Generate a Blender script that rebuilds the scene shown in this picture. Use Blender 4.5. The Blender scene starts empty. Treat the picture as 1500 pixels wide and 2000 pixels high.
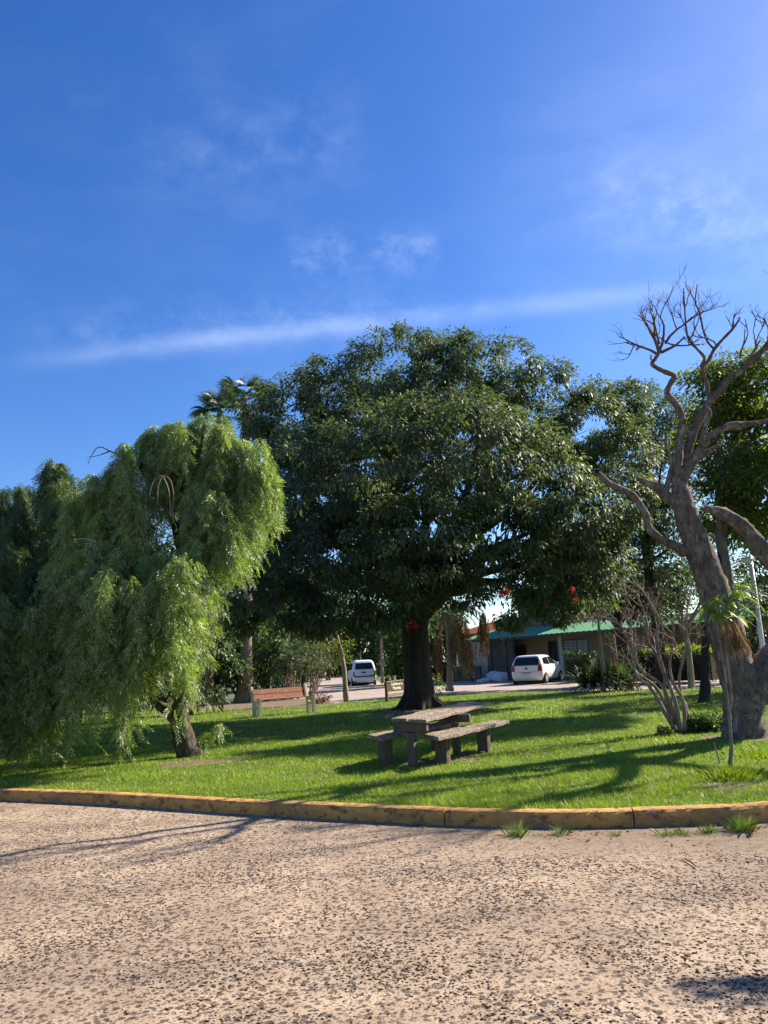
import bpy, bmesh, math, random
import numpy as np
from mathutils import Vector, Matrix

random.seed(7)
RG = np.random.default_rng(11)
rad = math.radians
SC = bpy.context.scene
COL = SC.collection

# ------------------------------------------------------------------ camera
FPX = 1560.0                       # focal length in pixels of the 1500 x 2000 photograph
PITCH, ROLL, CAMH = rad(10.57), rad(3.2), 1.6
cam = bpy.data.cameras.new("camera")
cam.sensor_fit = 'VERTICAL'
cam.sensor_height = 32.0
cam.lens = 32.0 * FPX / 2000.0
cam.clip_start = 0.1
cam.clip_end = 3000
cam_o = bpy.data.objects.new("camera", cam)
COL.objects.link(cam_o)
cam_o.matrix_world = (Matrix.Translation((0, 0, CAMH)) @ Matrix.Rotation(rad(90) + PITCH, 4, 'X')
                      @ Matrix.Rotation(-ROLL, 4, 'Z'))
SC.camera = cam_o


def ray(px, py):
    a, b = px - 750.0, 1000.0 - py
    a2 = a * math.cos(ROLL) + b * math.sin(ROLL)
    b2 = -a * math.sin(ROLL) + b * math.cos(ROLL)
    return np.array([a2, FPX * math.cos(PITCH) - b2 * math.sin(PITCH), FPX * math.sin(PITCH) + b2 * math.cos(PITCH)])


def at(px, py, z=0.12):            # where the line of sight meets the height z
    v = ray(px, py)
    return np.array([0, 0, CAMH]) + v * ((z - CAMH) / v[2])


def atd(px, py, Y):                # where the line of sight is Y metres away
    v = ray(px, py)
    return np.array([0, 0, CAMH]) + v * (Y / v[1])


# ------------------------------------------------------------------ light
SUN_AZ, SUN_EL = rad(60), rad(34)   # azimuth from +Y towards +X
w = bpy.data.worlds.new("World")
SC.world = w
w.use_nodes = True
nt = w.node_tree
nt.nodes.clear()
N = nt.nodes.new
Lk = nt.links.new
out = N('ShaderNodeOutputWorld')
bg = N('ShaderNodeBackground')
bg.inputs['Strength'].default_value = 0.080
sky = N('ShaderNodeTexSky')
sky.sky_type = 'NISHITA'
sky.sun_disc = False
sky.sun_elevation = SUN_EL
sky.sun_rotation = SUN_AZ
sky.air_density = 1.0
sky.dust_density = 0.38
sky.ozone_density = 3.8
hs = N('ShaderNodeHueSaturation')
hs.inputs['Hue'].default_value = 0.514
hs.inputs['Saturation'].default_value = 1.28
hs.inputs['Value'].default_value = 1.0
Lk(sky.outputs[0], hs.inputs['Color'])
tc = N('ShaderNodeTexCoord')


def wmath(op, a, b=None, c=None):
    m = N('ShaderNodeMath')
    m.operation = op
    for i, v in enumerate((a, b, c)):
        if v is None:
            continue
        if hasattr(v, 'links'):
            Lk(v, m.inputs[i])
        else:
            m.inputs[i].default_value = v
    return m.outputs[0]


def wdot(vec):
    d = N('ShaderNodeVectorMath')
    d.operation = 'DOT_PRODUCT'
    Lk(tc.outputs['Generated'], d.inputs[0])
    d.inputs[1].default_value = vec
    return d.outputs['Value']


def wnoise(scale, detail, stretch, rough=0.6, dist=0.0):
    mp = N('ShaderNodeMapping')
    mp.inputs['Scale'].default_value = stretch
    mp.inputs['Rotation'].default_value = (0, rad(12), rad(10))
    Lk(tc.outputs['Generated'], mp.inputs['Vector'])
    n = N('ShaderNodeTexNoise')
    n.inputs['Scale'].default_value = scale
    n.inputs['Detail'].default_value = detail
    n.inputs['Roughness'].default_value = rough
    n.inputs['Distortion'].default_value = dist
    Lk(mp.outputs[0], n.inputs['Vector'])
    return n.outputs['Fac']


def unit(v):
    v = np.array(v, float)
    return v / np.linalg.norm(v)


def ramp01(v, lo, hi):
    m = N('ShaderNodeMapRange')
    m.interpolation_type = 'SMOOTHSTEP'
    m.inputs['From Min'].default_value = lo
    m.inputs['From Max'].default_value = hi
    Lk(v, m.inputs['Value'])
    return m.outputs[0]


def gauss(v, centre, width):
    d = wmath('DIVIDE', wmath('SUBTRACT', v, centre), width)
    return wmath('POWER', 2.718, wmath('MULTIPLY', wmath('MULTIPLY', d, d), -1.0))


def streak(p0, p1, width, ends, amount, noise):
    """a long thin cloud along the great circle through two directions"""
    a, b = unit(ray(*p0)), unit(ray(*p1))
    nrm = unit(np.cross(a, b))
    mid = unit(a + b)
    m = gauss(wdot(tuple(nrm)), 0.0, width)
    e = ramp01(wdot(tuple(mid)), math.cos(ends), math.cos(ends * 0.35))
    return wmath('MULTIPLY', wmath('MULTIPLY', wmath('MULTIPLY', m, e), noise), amount)


nz1 = ramp01(wnoise(6.0, 8, (1.0, 1.0, 3.2), 0.62, 0.05), 0.05, 0.78)
nz2 = ramp01(wnoise(16.0, 9, (1.3, 1.3, 1.9), 0.66, 0.15), 0.34, 0.80)
nz3 = ramp01(wnoise(2.3, 6, (1.0, 1.0, 2.4), 0.6, 0.1), 0.48, 0.85)
cl = streak((215, 688), (1260, 572), 0.011, rad(27), 0.14, nz1)
cl = wmath('ADD', cl, streak((120, 655), (900, 605), 0.030, rad(18), 0.09, nz2))
cl = wmath('ADD', cl, streak((590, 495), (700, 495), 0.026, rad(4.2), 0.12, nz2))
cl = wmath('ADD', cl, streak((770, 490), (815, 490), 0.026, rad(2.8), 0.15, nz2))
cl = wmath('ADD', cl, streak((1280, 400), (1600, 450), 0.045, rad(12), 0.15, nz2))
cl = wmath('ADD', cl, streak((1250, 310), (1700, 60), 0.13, rad(20), 0.07, nz1))
cl = wmath('ADD', cl, streak((380, 300), (640, 270), 0.05, rad(9), 0.06, nz2))
cl = wmath('ADD', cl, wmath('MULTIPLY', nz3, 0.05))
cl = wmath('MINIMUM', cl, 0.8)
mixc = N('ShaderNodeMix')
mixc.data_type = 'RGBA'
Lk(cl, mixc.inputs['Factor'])
Lk(hs.outputs[0], mixc.inputs[6])
mixc.inputs[7].default_value = (8.6, 9.4, 10.6, 1)
Lk(mixc.outputs[2], bg.inputs['Color'])
Lk(bg.outputs[0], out.inputs['Surface'])

sun = bpy.data.lights.new("sun", 'SUN')
sun.energy = 5.0
sun.angle = rad(0.5)
sun.color = (1.0, 0.90, 0.74)
sun_o = bpy.data.objects.new("sun", sun)
COL.objects.link(sun_o)
sdir = Vector((math.sin(SUN_AZ) * math.cos(SUN_EL), math.cos(SUN_AZ) * math.cos(SUN_EL), math.sin(SUN_EL)))
sun_o.location = (30, 20, 40)
sun_o.rotation_euler = sdir.to_track_quat('Z', 'Y').to_euler()
SC.view_settings.view_transform = 'Standard'
SC.view_settings.look = 'None'
SC.view_settings.exposure = 1.25
SC.view_settings.gamma = 1.0


# ------------------------------------------------------------------ materials
def new_mat(name):
    m = bpy.data.materials.new(name)
    m.use_nodes = True
    return m, m.node_tree, m.node_tree.nodes['Principled BSDF']


def ramp_node(t, stops, fac):
    r = t.nodes.new('ShaderNodeValToRGB')
    e = r.color_ramp.elements
    while len(e) < len(stops):
        e.new(0.5)
    for el, (p, c) in zip(e, stops):
        el.position = p
        el.color = (*c, 1)
    t.links.new(fac, r.inputs[0])
    return r.outputs[0]


def noise_node(t, scale, detail=4, rough=0.6, stretch=(1, 1, 1), dist=0.0, coord='Object'):
    tcn = t.nodes.new('ShaderNodeTexCoord')
    mp = t.nodes.new('ShaderNodeMapping')
    mp.inputs['Scale'].default_value = stretch
    n = t.nodes.new('ShaderNodeTexNoise')
    n.inputs['Scale'].default_value = scale
    n.inputs['Detail'].default_value = detail
    n.inputs['Roughness'].default_value = rough
    n.inputs['Distortion'].default_value = dist
    t.links.new(tcn.outputs[coord], mp.inputs[0])
    t.links.new(mp.outputs[0], n.inputs['Vector'])
    return n.outputs['Fac']


def mix_col(t, fac, a, b):
    m = t.nodes.new('ShaderNodeMix')
    m.data_type = 'RGBA'
    for v, i in ((fac, 'Factor'), (a, 6), (b, 7)):
        if hasattr(v, 'links'):
            t.links.new(v, m.inputs[i])
        elif isinstance(v, (int, float)):
            m.inputs[i].default_value = v
        else:
            m.inputs[i].default_value = (*v, 1)
    return m.outputs[2]


def bump_node(t, h, strength, dist, bsdf):
    b = t.nodes.new('ShaderNodeBump')
    b.inputs['Strength'].default_value = strength
    b.inputs['Distance'].default_value = dist
    t.links.new(h, b.inputs['Height'])
    t.links.new(b.outputs[0], bsdf.inputs['Normal'])


def simple(name, col, rough=0.6, spec=0.5, metal=0.0, vary=0.12, scale=6.0, bump=0.0):
    m, t, b = new_mat(name)
    n = noise_node(t, scale, 5)
    lo = tuple(c * (1 - vary) for c in col)
    hi = tuple(min(1, c * (1 + vary)) for c in col)
    t.links.new(ramp_node(t, [(0.3, lo), (0.7, hi)], n), b.inputs['Base Color'])
    b.inputs['Roughness'].default_value = rough
    b.inputs['Specular IOR Level'].default_value = spec
    b.inputs['Metallic'].default_value = metal
    if bump:
        bump_node(t, noise_node(t, scale * 4, 5), bump, 0.02, b)
    return m


def foliage(name, cols, rough=0.45, spec=0.5, trans=0.3, tint=(1.3, 1.5, 0.5), patch=1.2):
    """cols: dark, mid, light, odd leaf - the leaf's own colours, one per leaf"""
    m, t, b = new_mat(name)
    g = t.nodes.new('ShaderNodeNewGeometry')
    c1 = ramp_node(t, [(0.0, cols[0]), (0.45, cols[1]), (0.85, cols[2]), (1.0, cols[3])], g.outputs['Random Per Island'])
    n = noise_node(t, patch, 3)
    c2 = ramp_node(t, [(0.35, tuple(x * 0.75 for x in cols[1])), (0.65, tuple(x * 1.15 for x in cols[2]))], n)
    c = mix_col(t, 0.35, c1, c2)
    t.links.new(c, b.inputs['Base Color'])
    b.inputs['Roughness'].default_value = rough
    b.inputs['Specular IOR Level'].default_value = spec
    tr = t.nodes.new('ShaderNodeBsdfTranslucent')
    mu = t.nodes.new('ShaderNodeMix')
    mu.data_type = 'RGBA'
    mu.blend_type = 'MULTIPLY'
    mu.inputs['Factor'].default_value = 1.0
    t.links.new(c, mu.inputs[6])
    mu.inputs[7].default_value = (*tint, 1)
    t.links.new(mu.outputs[2], tr.inputs['Color'])
    ms = t.nodes.new('ShaderNodeMixShader')
    ms.inputs[0].default_value = trans
    t.links.new(b.outputs[0], ms.inputs[1])
    t.links.new(tr.outputs[0], ms.inputs[2])
    t.links.new(ms.outputs[0], t.nodes['Material Output'].inputs['Surface'])
    return m


def bark(name, dark, light, scale=7.0, stretch=(1, 1, 0.25), bump=0.7, pale=None):
    m, t, b = new_mat(name)
    n = noise_node(t, scale, 8, 0.7, stretch, 0.4)
    c = ramp_node(t, [(0.32, dark), (0.68, light)], n)
    if pale:
        n2 = noise_node(t, scale * 0.55, 6, 0.7, (1, 1, 0.6), 0.6)
        f = t.nodes.new('ShaderNodeMapRange')
        f.inputs['From Min'].default_value = 0.52
        f.inputs['From Max'].default_value = 0.66
        t.links.new(n2, f.inputs['Value'])
        c = mix_col(t, f.outputs[0], c, pale)
    t.links.new(c, b.inputs['Base Color'])
    b.inputs['Roughness'].default_value = 0.9
    b.inputs['Specular IOR Level'].default_value = 0.2
    bump_node(t, noise_node(t, scale * 2.2, 8, 0.75, stretch, 0.5), bump, 0.05, b)
    return m


M = {}
M['leaf_main'] = foliage('broad glossy leaf', [(0.040, 0.062, 0.032), (0.078, 0.110, 0.055), (0.145, 0.185, 0.100), (0.24, 0.25, 0.15)], 0.55, 0.4, 0.42, (1.1, 1.25, 0.5))
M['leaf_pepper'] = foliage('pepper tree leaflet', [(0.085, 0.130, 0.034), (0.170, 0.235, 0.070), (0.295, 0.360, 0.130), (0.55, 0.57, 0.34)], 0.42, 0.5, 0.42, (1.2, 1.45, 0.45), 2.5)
M['leaf_pepper_shade'] = foliage('shade coloured weeping leaflet', [(0.030, 0.055, 0.020), (0.055, 0.095, 0.034), (0.100, 0.150, 0.056), (0.18, 0.21, 0.10)], 0.5, 0.35, 0.35)  # darker copy of the pepper leaflet, shade of the far left put into its colour
M['leaf_olive'] = foliage('olive leaf', [(0.045, 0.080, 0.014), (0.095, 0.140, 0.024), (0.200, 0.225, 0.045), (0.36, 0.29, 0.08)], 0.5, 0.3, 0.5)
M['leaf_dark'] = foliage('dark evergreen leaf', [(0.016, 0.032, 0.011), (0.030, 0.058, 0.018), (0.058, 0.098, 0.030), (0.10, 0.13, 0.05)], 0.5, 0.4, 0.25)
M['leaf_mid'] = foliage('shrub leaf', [(0.030, 0.062, 0.014), (0.058, 0.105, 0.024), (0.10, 0.17, 0.04), (0.19, 0.22, 0.07)], 0.5, 0.4, 0.3)
M['leaf_lime'] = foliage('lime leaf', [(0.09, 0.14, 0.02), (0.18, 0.24, 0.035), (0.32, 0.38, 0.07), (0.36, 0.36, 0.12)], 0.45, 0.4, 0.4)
M['leaf_palm'] = foliage('palm leaf', [(0.035, 0.060, 0.020), (0.058, 0.092, 0.032), (0.10, 0.14, 0.055), (0.20, 0.20, 0.09)], 0.45, 0.5, 0.25)
M['leaf_dry'] = foliage('dry palm leaf', [(0.12, 0.075, 0.035), (0.20, 0.13, 0.06), (0.33, 0.23, 0.11), (0.42, 0.33, 0.18)], 0.8, 0.2, 0.25, (1.2, 1.0, 0.7))
M['leaf_red'] = foliage('red leaf', [(0.06, 0.012, 0.014), (0.12, 0.018, 0.02), (0.20, 0.03, 0.03), (0.12, 0.08, 0.03)], 0.5, 0.4, 0.25, (1.5, 0.6, 0.6))
M['flower_red'] = foliage('red petal', [(0.28, 0.008, 0.010), (0.36, 0.012, 0.012), (0.45, 0.03, 0.02), (0.4, 0.06, 0.02)], 0.5, 0.3, 0.3, (1.3, 0.8, 0.8))
M['grass'] = foliage('grass blade', [(0.155, 0.220, 0.016), (0.230, 0.325, 0.024), (0.320, 0.430, 0.040), (0.52, 0.48, 0.17)], 0.5, 0.35, 0.32, (1.25, 1.35, 0.4), 0.7)
_t = M['grass'].node_tree
_b = _t.nodes['Principled BSDF']
_src = _b.inputs['Base Color'].links[0].from_socket
_f = ramp_node(_t, [(0.50, (0, 0, 0)), (0.68, (0.65, 0.65, 0.65))], noise_node(_t, 1.5, 6, 0.7))
_c = mix_col(_t, _f, _src, (0.30, 0.27, 0.09))
_f2 = ramp_node(_t, [(0.40, (0.55, 0.55, 0.55)), (0.52, (0, 0, 0))], noise_node(_t, 3.1, 5, 0.7))
_c = mix_col(_t, _f2, _c, (0.075, 0.17, 0.02))
_t.links.new(_c, _b.inputs['Base Color'])
M['weed'] = foliage('weed blade', [(0.09, 0.15, 0.04), (0.15, 0.22, 0.06), (0.25, 0.30, 0.11), (0.42, 0.38, 0.20)], 0.55, 0.3, 0.3)
M['bark_main'] = bark('dark bark', (0.022, 0.017, 0.013), (0.075, 0.060, 0.046), 5)
M['bark_coral'] = bark('coral tree bark', (0.070, 0.048, 0.034), (0.28, 0.205, 0.150), 13, (1, 1, 0.5), 1.0, (0.38, 0.33, 0.27))
M['bark_limb'] = bark('grey limb bark', (0.10, 0.070, 0.052), (0.27, 0.205, 0.155), 9, (1, 1, 0.6), 0.9, (0.38, 0.33, 0.28))
M['bark_twig'] = bark('twig bark', (0.09, 0.050, 0.042), (0.20, 0.125, 0.10), 10, (1, 1, 1), 0.3)
M['bark_shrub'] = bark('shrub bark', (0.12, 0.088, 0.068), (0.38, 0.30, 0.235), 12, (1, 1, 0.4), 0.5)
M['bark_pepper'] = bark('pepper bark', (0.030, 0.020, 0.015), (0.17, 0.125, 0.09), 12, (1, 1, 0.35), 1.0, (0.24, 0.19, 0.15))
M['bark_palm'] = bark('palm bark', (0.22, 0.165, 0.115), (0.42, 0.33, 0.24), 3, (0.6, 0.6, 5), 0.6)
M['bark_pale'] = bark('pale bark', (0.16, 0.12, 0.09), (0.42, 0.35, 0.27), 7, (1, 1, 0.3), 0.5)

# road: pale mortar with exposed dark stones
m, t, b = new_mat('exposed aggregate road')
n_big = noise_node(t, 0.55, 6, 0.65, (1, 1, 1), 0.6)
n_mid = noise_node(t, 3.2, 6, 0.7, (1, 1, 1), 0.4)
n_fine = noise_node(t, 70, 6, 0.75)
c = ramp_node(t, [(0.30, (0.42, 0.305, 0.20)), (0.55, (0.57, 0.43, 0.295)), (0.78, (0.66, 0.515, 0.37))], n_mid)
c = mix_col(t, ramp_node(t, [(0.42, (0, 0, 0)), (0.70, (0.8, 0.8, 0.8))], n_big), c, (0.27, 0.195, 0.14))
c = mix_col(t, ramp_node(t, [(0.50, (0, 0, 0)), (0.64, (0.55, 0.55, 0.55))], noise_node(t, 0.9, 7, 0.7, (0.35, 1.6, 1), 0.3)), c, (0.22, 0.165, 0.125))
c = mix_col(t, ramp_node(t, [(0.38, (0.45, 0.45, 0.45)), (0.58, (0, 0, 0))], n_fine), c, (0.20, 0.145, 0.11))
for sc_, th, dk in ((30, 0.30, (0.095, 0.070, 0.052)), (58, 0.30, (0.13, 0.098, 0.072)), (19, 0.30, (0.070, 0.054, 0.044))):
    tcn = t.nodes.new('ShaderNodeTexCoord')
    nn = t.nodes.new('ShaderNodeTexNoise')
    nn.inputs['Scale'].default_value = sc_ * 0.8
    add = t.nodes.new('ShaderNodeVectorMath')
    add.operation = 'MULTIPLY_ADD'
    add.inputs[1].default_value = (0.014, 0.014, 0.0)
    t.links.new(tcn.outputs['Object'], nn.inputs['Vector'])
    t.links.new(nn.outputs['Color'], add.inputs[0])
    t.links.new(tcn.outputs['Object'], add.inputs[2])
    v = t.nodes.new('ShaderNodeTexVoronoi')
    v.inputs['Scale'].default_value = sc_
    t.links.new(add.outputs[0], v.inputs['Vector'])
    sub = t.nodes.new('ShaderNodeMath')
    sub.operation = 'SUBTRACT'
    t.links.new(v.outputs['Distance'], sub.inputs[0])
    mul = t.nodes.new('ShaderNodeMath')
    mul.operation = 'MULTIPLY'
    mul.inputs[1].default_value = 0.16
    sepc = t.nodes.new('ShaderNodeSeparateColor')
    t.links.new(v.outputs['Color'], sepc.inputs[0])
    t.links.new(sepc.outputs[0], mul.inputs[0])
    t.links.new(mul.outputs[0], sub.inputs[1])
    f = ramp_node(t, [(0.0, (0.85, 0.85, 0.85)), (max(th - 0.10, 0.01), (0.8, 0.8, 0.8)), (th, (0, 0, 0))], sub.outputs[0])
    c = mix_col(t, f, c, dk)
# dirt washed up along the kerb at the right, where the stones are buried
tcn = t.nodes.new('ShaderNodeTexCoord')
sx_n = t.nodes.new('ShaderNodeSeparateXYZ')
t.links.new(tcn.outputs['Object'], sx_n.inputs[0])


def rmath(op, a, b2, c2=None):
    q = t.nodes.new('ShaderNodeMath')
    q.operation = op
    for i, v_ in enumerate((a, b2, c2)):
        if v_ is None:
            continue
        if hasattr(v_, 'links'):
            t.links.new(v_, q.inputs[i])
        else:
            q.inputs[i].default_value = v_
    return q.outputs[0]


_kx = np.array([at(x_, y_, 0)[:2] for x_, y_ in [(0, 1563), (200, 1572), (500, 1592), (750, 1606), (900, 1613), (1100, 1617), (1240, 1615), (1400, 1610), (1500, 1605)]])
_c = np.polyfit(_kx[:, 0], _kx[:, 1], 2)
ky = rmath('MULTIPLY_ADD', rmath('MULTIPLY_ADD', sx_n.outputs[0], float(_c[0]), float(_c[1])), sx_n.outputs[0], float(_c[2]))
dist_k = rmath('ADD', rmath('SUBTRACT', ky, sx_n.outputs[1]), rmath('MULTIPLY', n_mid, -0.9))
f1 = ramp_node(t, [(0.0, (0.9, 0.9, 0.9)), (0.4, (0.7, 0.7, 0.7)), (1.0, (0, 0, 0))], dist_k)
f2 = ramp_node(t, [(0.30, (0, 0, 0)), (0.62, (1, 1, 1))], rmath('MULTIPLY_ADD', sx_n.outputs[0], 0.12, 0.45))
dirt = ramp_node(t, [(0.3, (0.15, 0.105, 0.070)), (0.7, (0.29, 0.21, 0.145))], noise_node(t, 9, 8, 0.7))
c = mix_col(t, rmath('MULTIPLY', f1, f2), c, dirt)
t.links.new(c, b.inputs['Base Color'])
b.inputs['Roughness'].default_value = 0.92
b.inputs['Specular IOR Level'].default_value = 0.2
bump_node(t, noise_node(t, 45, 8, 0.8), 0.8, 0.012, b)
M['road'] = m

m, t, b = new_mat('loose stone')
g = t.nodes.new('ShaderNodeNewGeometry')
t.links.new(ramp_node(t, [(0, (0.048, 0.036, 0.027)), (0.6, (0.090, 0.068, 0.050)), (0.92, (0.19, 0.15, 0.12)), (1, (0.5, 0.45, 0.4))], g.outputs['Random Per Island']), b.inputs['Base Color'])
b.inputs['Roughness'].default_value = 0.95
b.inputs['Specular IOR Level'].default_value = 0.08
M['stone'] = m

m, t, b = new_mat('back road asphalt')
c = ramp_node(t, [(0.3, (0.26, 0.205, 0.165)), (0.7, (0.40, 0.33, 0.275))], noise_node(t, 0.8, 6, 0.7))
t.links.new(c, b.inputs['Base Color'])
b.inputs['Roughness'].default_value = 0.9
bump_node(t, noise_node(t, 20, 6, 0.8), 0.5, 0.02, b)
M['backroad'] = m

m, t, b = new_mat('lawn soil and turf')
c = ramp_node(t, [(0.3, (0.050, 0.105, 0.014)), (0.55, (0.078, 0.150, 0.020)), (0.8, (0.13, 0.17, 0.04))], noise_node(t, 1.1, 8, 0.7))
c = mix_col(t, ramp_node(t, [(0.50, (0, 0, 0)), (0.70, (0.5, 0.5, 0.5))], noise_node(t, 14, 6, 0.7)), c, (0.10, 0.085, 0.04))
t.links.new(c, b.inputs['Base Color'])
b.inputs['Roughness'].default_value = 0.95
bump_node(t, noise_node(t, 40, 6, 0.8), 1.0, 0.03, b)
M['lawn'] = m

m, t, b = new_mat('rough verge')
c = ramp_node(t, [(0.35, (0.055, 0.075, 0.025)), (0.55, (0.085, 0.12, 0.03)), (0.75, (0.16, 0.12, 0.075))], noise_node(t, 0.35, 8, 0.7))
t.links.new(c, b.inputs['Base Color'])
b.inputs['Roughness'].default_value = 0.95
bump_node(t, noise_node(t, 12, 6, 0.8), 1.0, 0.05, b)
M['verge'] = m

m, t, b = new_mat('bare earth')
c = ramp_node(t, [(0.35, (0.11, 0.075, 0.045)), (0.7, (0.25, 0.18, 0.12))], noise_node(t, 6, 8, 0.7))
t.links.new(c, b.inputs['Base Color'])
b.inputs['Roughness'].default_value = 0.95
bump_node(t, noise_node(t, 30, 6, 0.8), 1.0, 0.03, b)
M['earth'] = m

m, t, b = new_mat('worn orange kerb paint')
c = ramp_node(t, [(0.25, (0.50, 0.235, 0.050)), (0.60, (0.70, 0.36, 0.085)), (0.85, (0.80, 0.54, 0.24))], noise_node(t, 4.5, 8, 0.7))
c = mix_col(t, ramp_node(t, [(0.52, (0, 0, 0)), (0.60, (0.92, 0.92, 0.92))], noise_node(t, 13, 8, 0.75, (0.6, 0.6, 1), 0.4)), c, (0.10, 0.060, 0.035))
c = mix_col(t, ramp_node(t, [(0.44, (0, 0, 0)), (0.66, (0.8, 0.8, 0.8))], noise_node(t, 1.9, 6, 0.7, (1, 1, 2.5))), c, (0.27, 0.155, 0.070))
t.links.new(c, b.inputs['Base Color'])
b.inputs['Roughness'].default_value = 0.85
bump_node(t, noise_node(t, 26, 8, 0.8), 0.9, 0.02, b)
M['kerb'] = m

m, t, b = new_mat('weathered timber')
n1 = noise_node(t, 5.0, 8, 0.75, (9, 0.8, 9), 0.6)
c = ramp_node(t, [(0.30, (0.060, 0.040, 0.028)), (0.48, (0.24, 0.175, 0.125)), (0.68, (0.52, 0.43, 0.33))], n1)
c = mix_col(t, ramp_node(t, [(0.50, (0, 0, 0)), (0.66, (0.7, 0.7, 0.7))], noise_node(t, 5.5, 6, 0.7)), c, (0.13, 0.085, 0.058))
t.links.new(c, b.inputs['Base Color'])
b.inputs['Roughness'].default_value = 0.9
bump_node(t, n1, 1.0, 0.03, b)
M['timber'] = m
m, t, b = new_mat('dark weathered timber')
n1 = noise_node(t, 4.0, 8, 0.75, (9, 9, 0.8), 0.6)
c = ramp_node(t, [(0.30, (0.055, 0.036, 0.026)), (0.7, (0.20, 0.14, 0.10))], n1)
t.links.new(c, b.inputs['Base Color'])
b.inputs['Roughness'].default_value = 0.9
bump_node(t, n1, 1.0, 0.03, b)
M['timber_leg'] = m

M['plank_red'] = simple('reddish varnished plank', (0.42, 0.20, 0.14), 0.7, 0.3, vary=0.25, scale=9, bump=0.3)
M['concrete'] = simple('cream concrete', (0.68, 0.60, 0.44), 0.9, 0.2, vary=0.18, scale=7, bump=0.4)
M['white_paint'] = simple('white car paint', (0.82, 0.83, 0.79), 0.25, 0.5, vary=0.04, scale=2)
M['van_paint'] = simple('white van paint', (0.80, 0.80, 0.79), 0.35, 0.5, vary=0.06, scale=2)
M['glass'] = simple('dark window glass', (0.012, 0.016, 0.020), 0.06, 0.6, vary=0.1, scale=1)
M['black'] = simple('black plastic', (0.018, 0.018, 0.018), 0.6, 0.3, vary=0.2)
M['tyre'] = simple('tyre rubber', (0.02, 0.02, 0.02), 0.85, 0.2, vary=0.2)
M['rim'] = simple('grey wheel', (0.50, 0.50, 0.49), 0.35, 0.5, 0.3, vary=0.1)
M['red_light'] = simple('red lamp lens', (0.30, 0.012, 0.012), 0.2, 0.5)
M['plate'] = simple('pale number plate', (0.55, 0.56, 0.58), 0.5)
M['wall_tan'] = simple('tan render', (0.30, 0.235, 0.155), 0.9, 0.2, vary=0.12, scale=3, bump=0.2)
M['wall_white'] = simple('white render', (0.66, 0.65, 0.61), 0.9, 0.2, vary=0.08, scale=3, bump=0.2)
M['wall_grey'] = simple('grey render', (0.13, 0.13, 0.125), 0.9, 0.2, vary=0.2, scale=2, bump=0.2)
M['wall_brown'] = simple('brown render', (0.24, 0.185, 0.135), 0.9, 0.2, vary=0.15, scale=2, bump=0.2)
M['green_roof'] = simple('green metal sheet', (0.13, 0.32, 0.17), 0.85, 0.15, vary=0.15, scale=4)
M['tile'] = simple('orange roof tile', (0.48, 0.175, 0.095), 0.85, 0.2, vary=0.3, scale=12, bump=0.6)
M['blue_frame'] = simple('blue painted metal', (0.055, 0.09, 0.24), 0.5, 0.4)
M['shutter'] = simple('pale blue shutter', (0.27, 0.32, 0.38), 0.6, 0.4, vary=0.1)
M['door'] = simple('brown door wood', (0.11, 0.045, 0.028), 0.5, 0.4, vary=0.2)
M['sack'] = simple('white plastic sack', (0.62, 0.62, 0.66), 0.5, 0.4, vary=0.15, scale=9, bump=0.5)
M['sign'] = simple('carved brown sign wood', (0.115, 0.065, 0.038), 0.8, 0.2, vary=0.35, scale=9, bump=0.5)
M['letters'] = simple('white sign paint', (0.70, 0.68, 0.60), 0.8, 0.2)
M['metal_white'] = simple('white painted metal', (0.68, 0.69, 0.70), 0.4, 0.4)
M['metal_dark'] = simple('dark steel', (0.04, 0.04, 0.045), 0.5, 0.4)
M['orange'] = simple('orange flower', (0.60, 0.17, 0.03), 0.6)

# road-side dirt: the road is darker and smoother by the kerb - own sheet further down


# ------------------------------------------------------------------ mesh helpers
def link(name, me, parent=None, mat=None, smooth=False):
    o = bpy.data.objects.new(name, me)
    COL.objects.link(o)
    if parent is not None:
        o.parent = parent
    if mat is not None:
        me.materials.append(mat)
    if smooth:
        me.polygons.foreach_set('use_smooth', np.ones(len(me.polygons), bool))
    return o


def wloc(p):
    v = Vector((0, 0, 0))
    while p is not None:
        v = v + p.location
        p = p.parent
    return np.array(v)


def mesh_np(name, V, Fq, mat, parent=None, smooth=False):
    """V (n,3) in world coordinates, Fq (m,k) faces of equal size"""
    V = np.asarray(V, np.float32) - wloc(parent).astype(np.float32)
    Fq = np.asarray(Fq, np.int32)
    k = Fq.shape[1]
    me = bpy.data.meshes.new(name)
    me.vertices.add(len(V))
    me.vertices.foreach_set('co', V.ravel())
    me.loops.add(Fq.size)
    me.loops.foreach_set('vertex_index', Fq.ravel())
    me.polygons.add(len(Fq))
    me.polygons.foreach_set('loop_start', np.arange(0, Fq.size, k, dtype=np.int32))
    me.polygons.foreach_set('loop_total', np.full(len(Fq), k, np.int32))
    me.update(calc_edges=True)
    return link(name, me, parent, mat, smooth)


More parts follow.
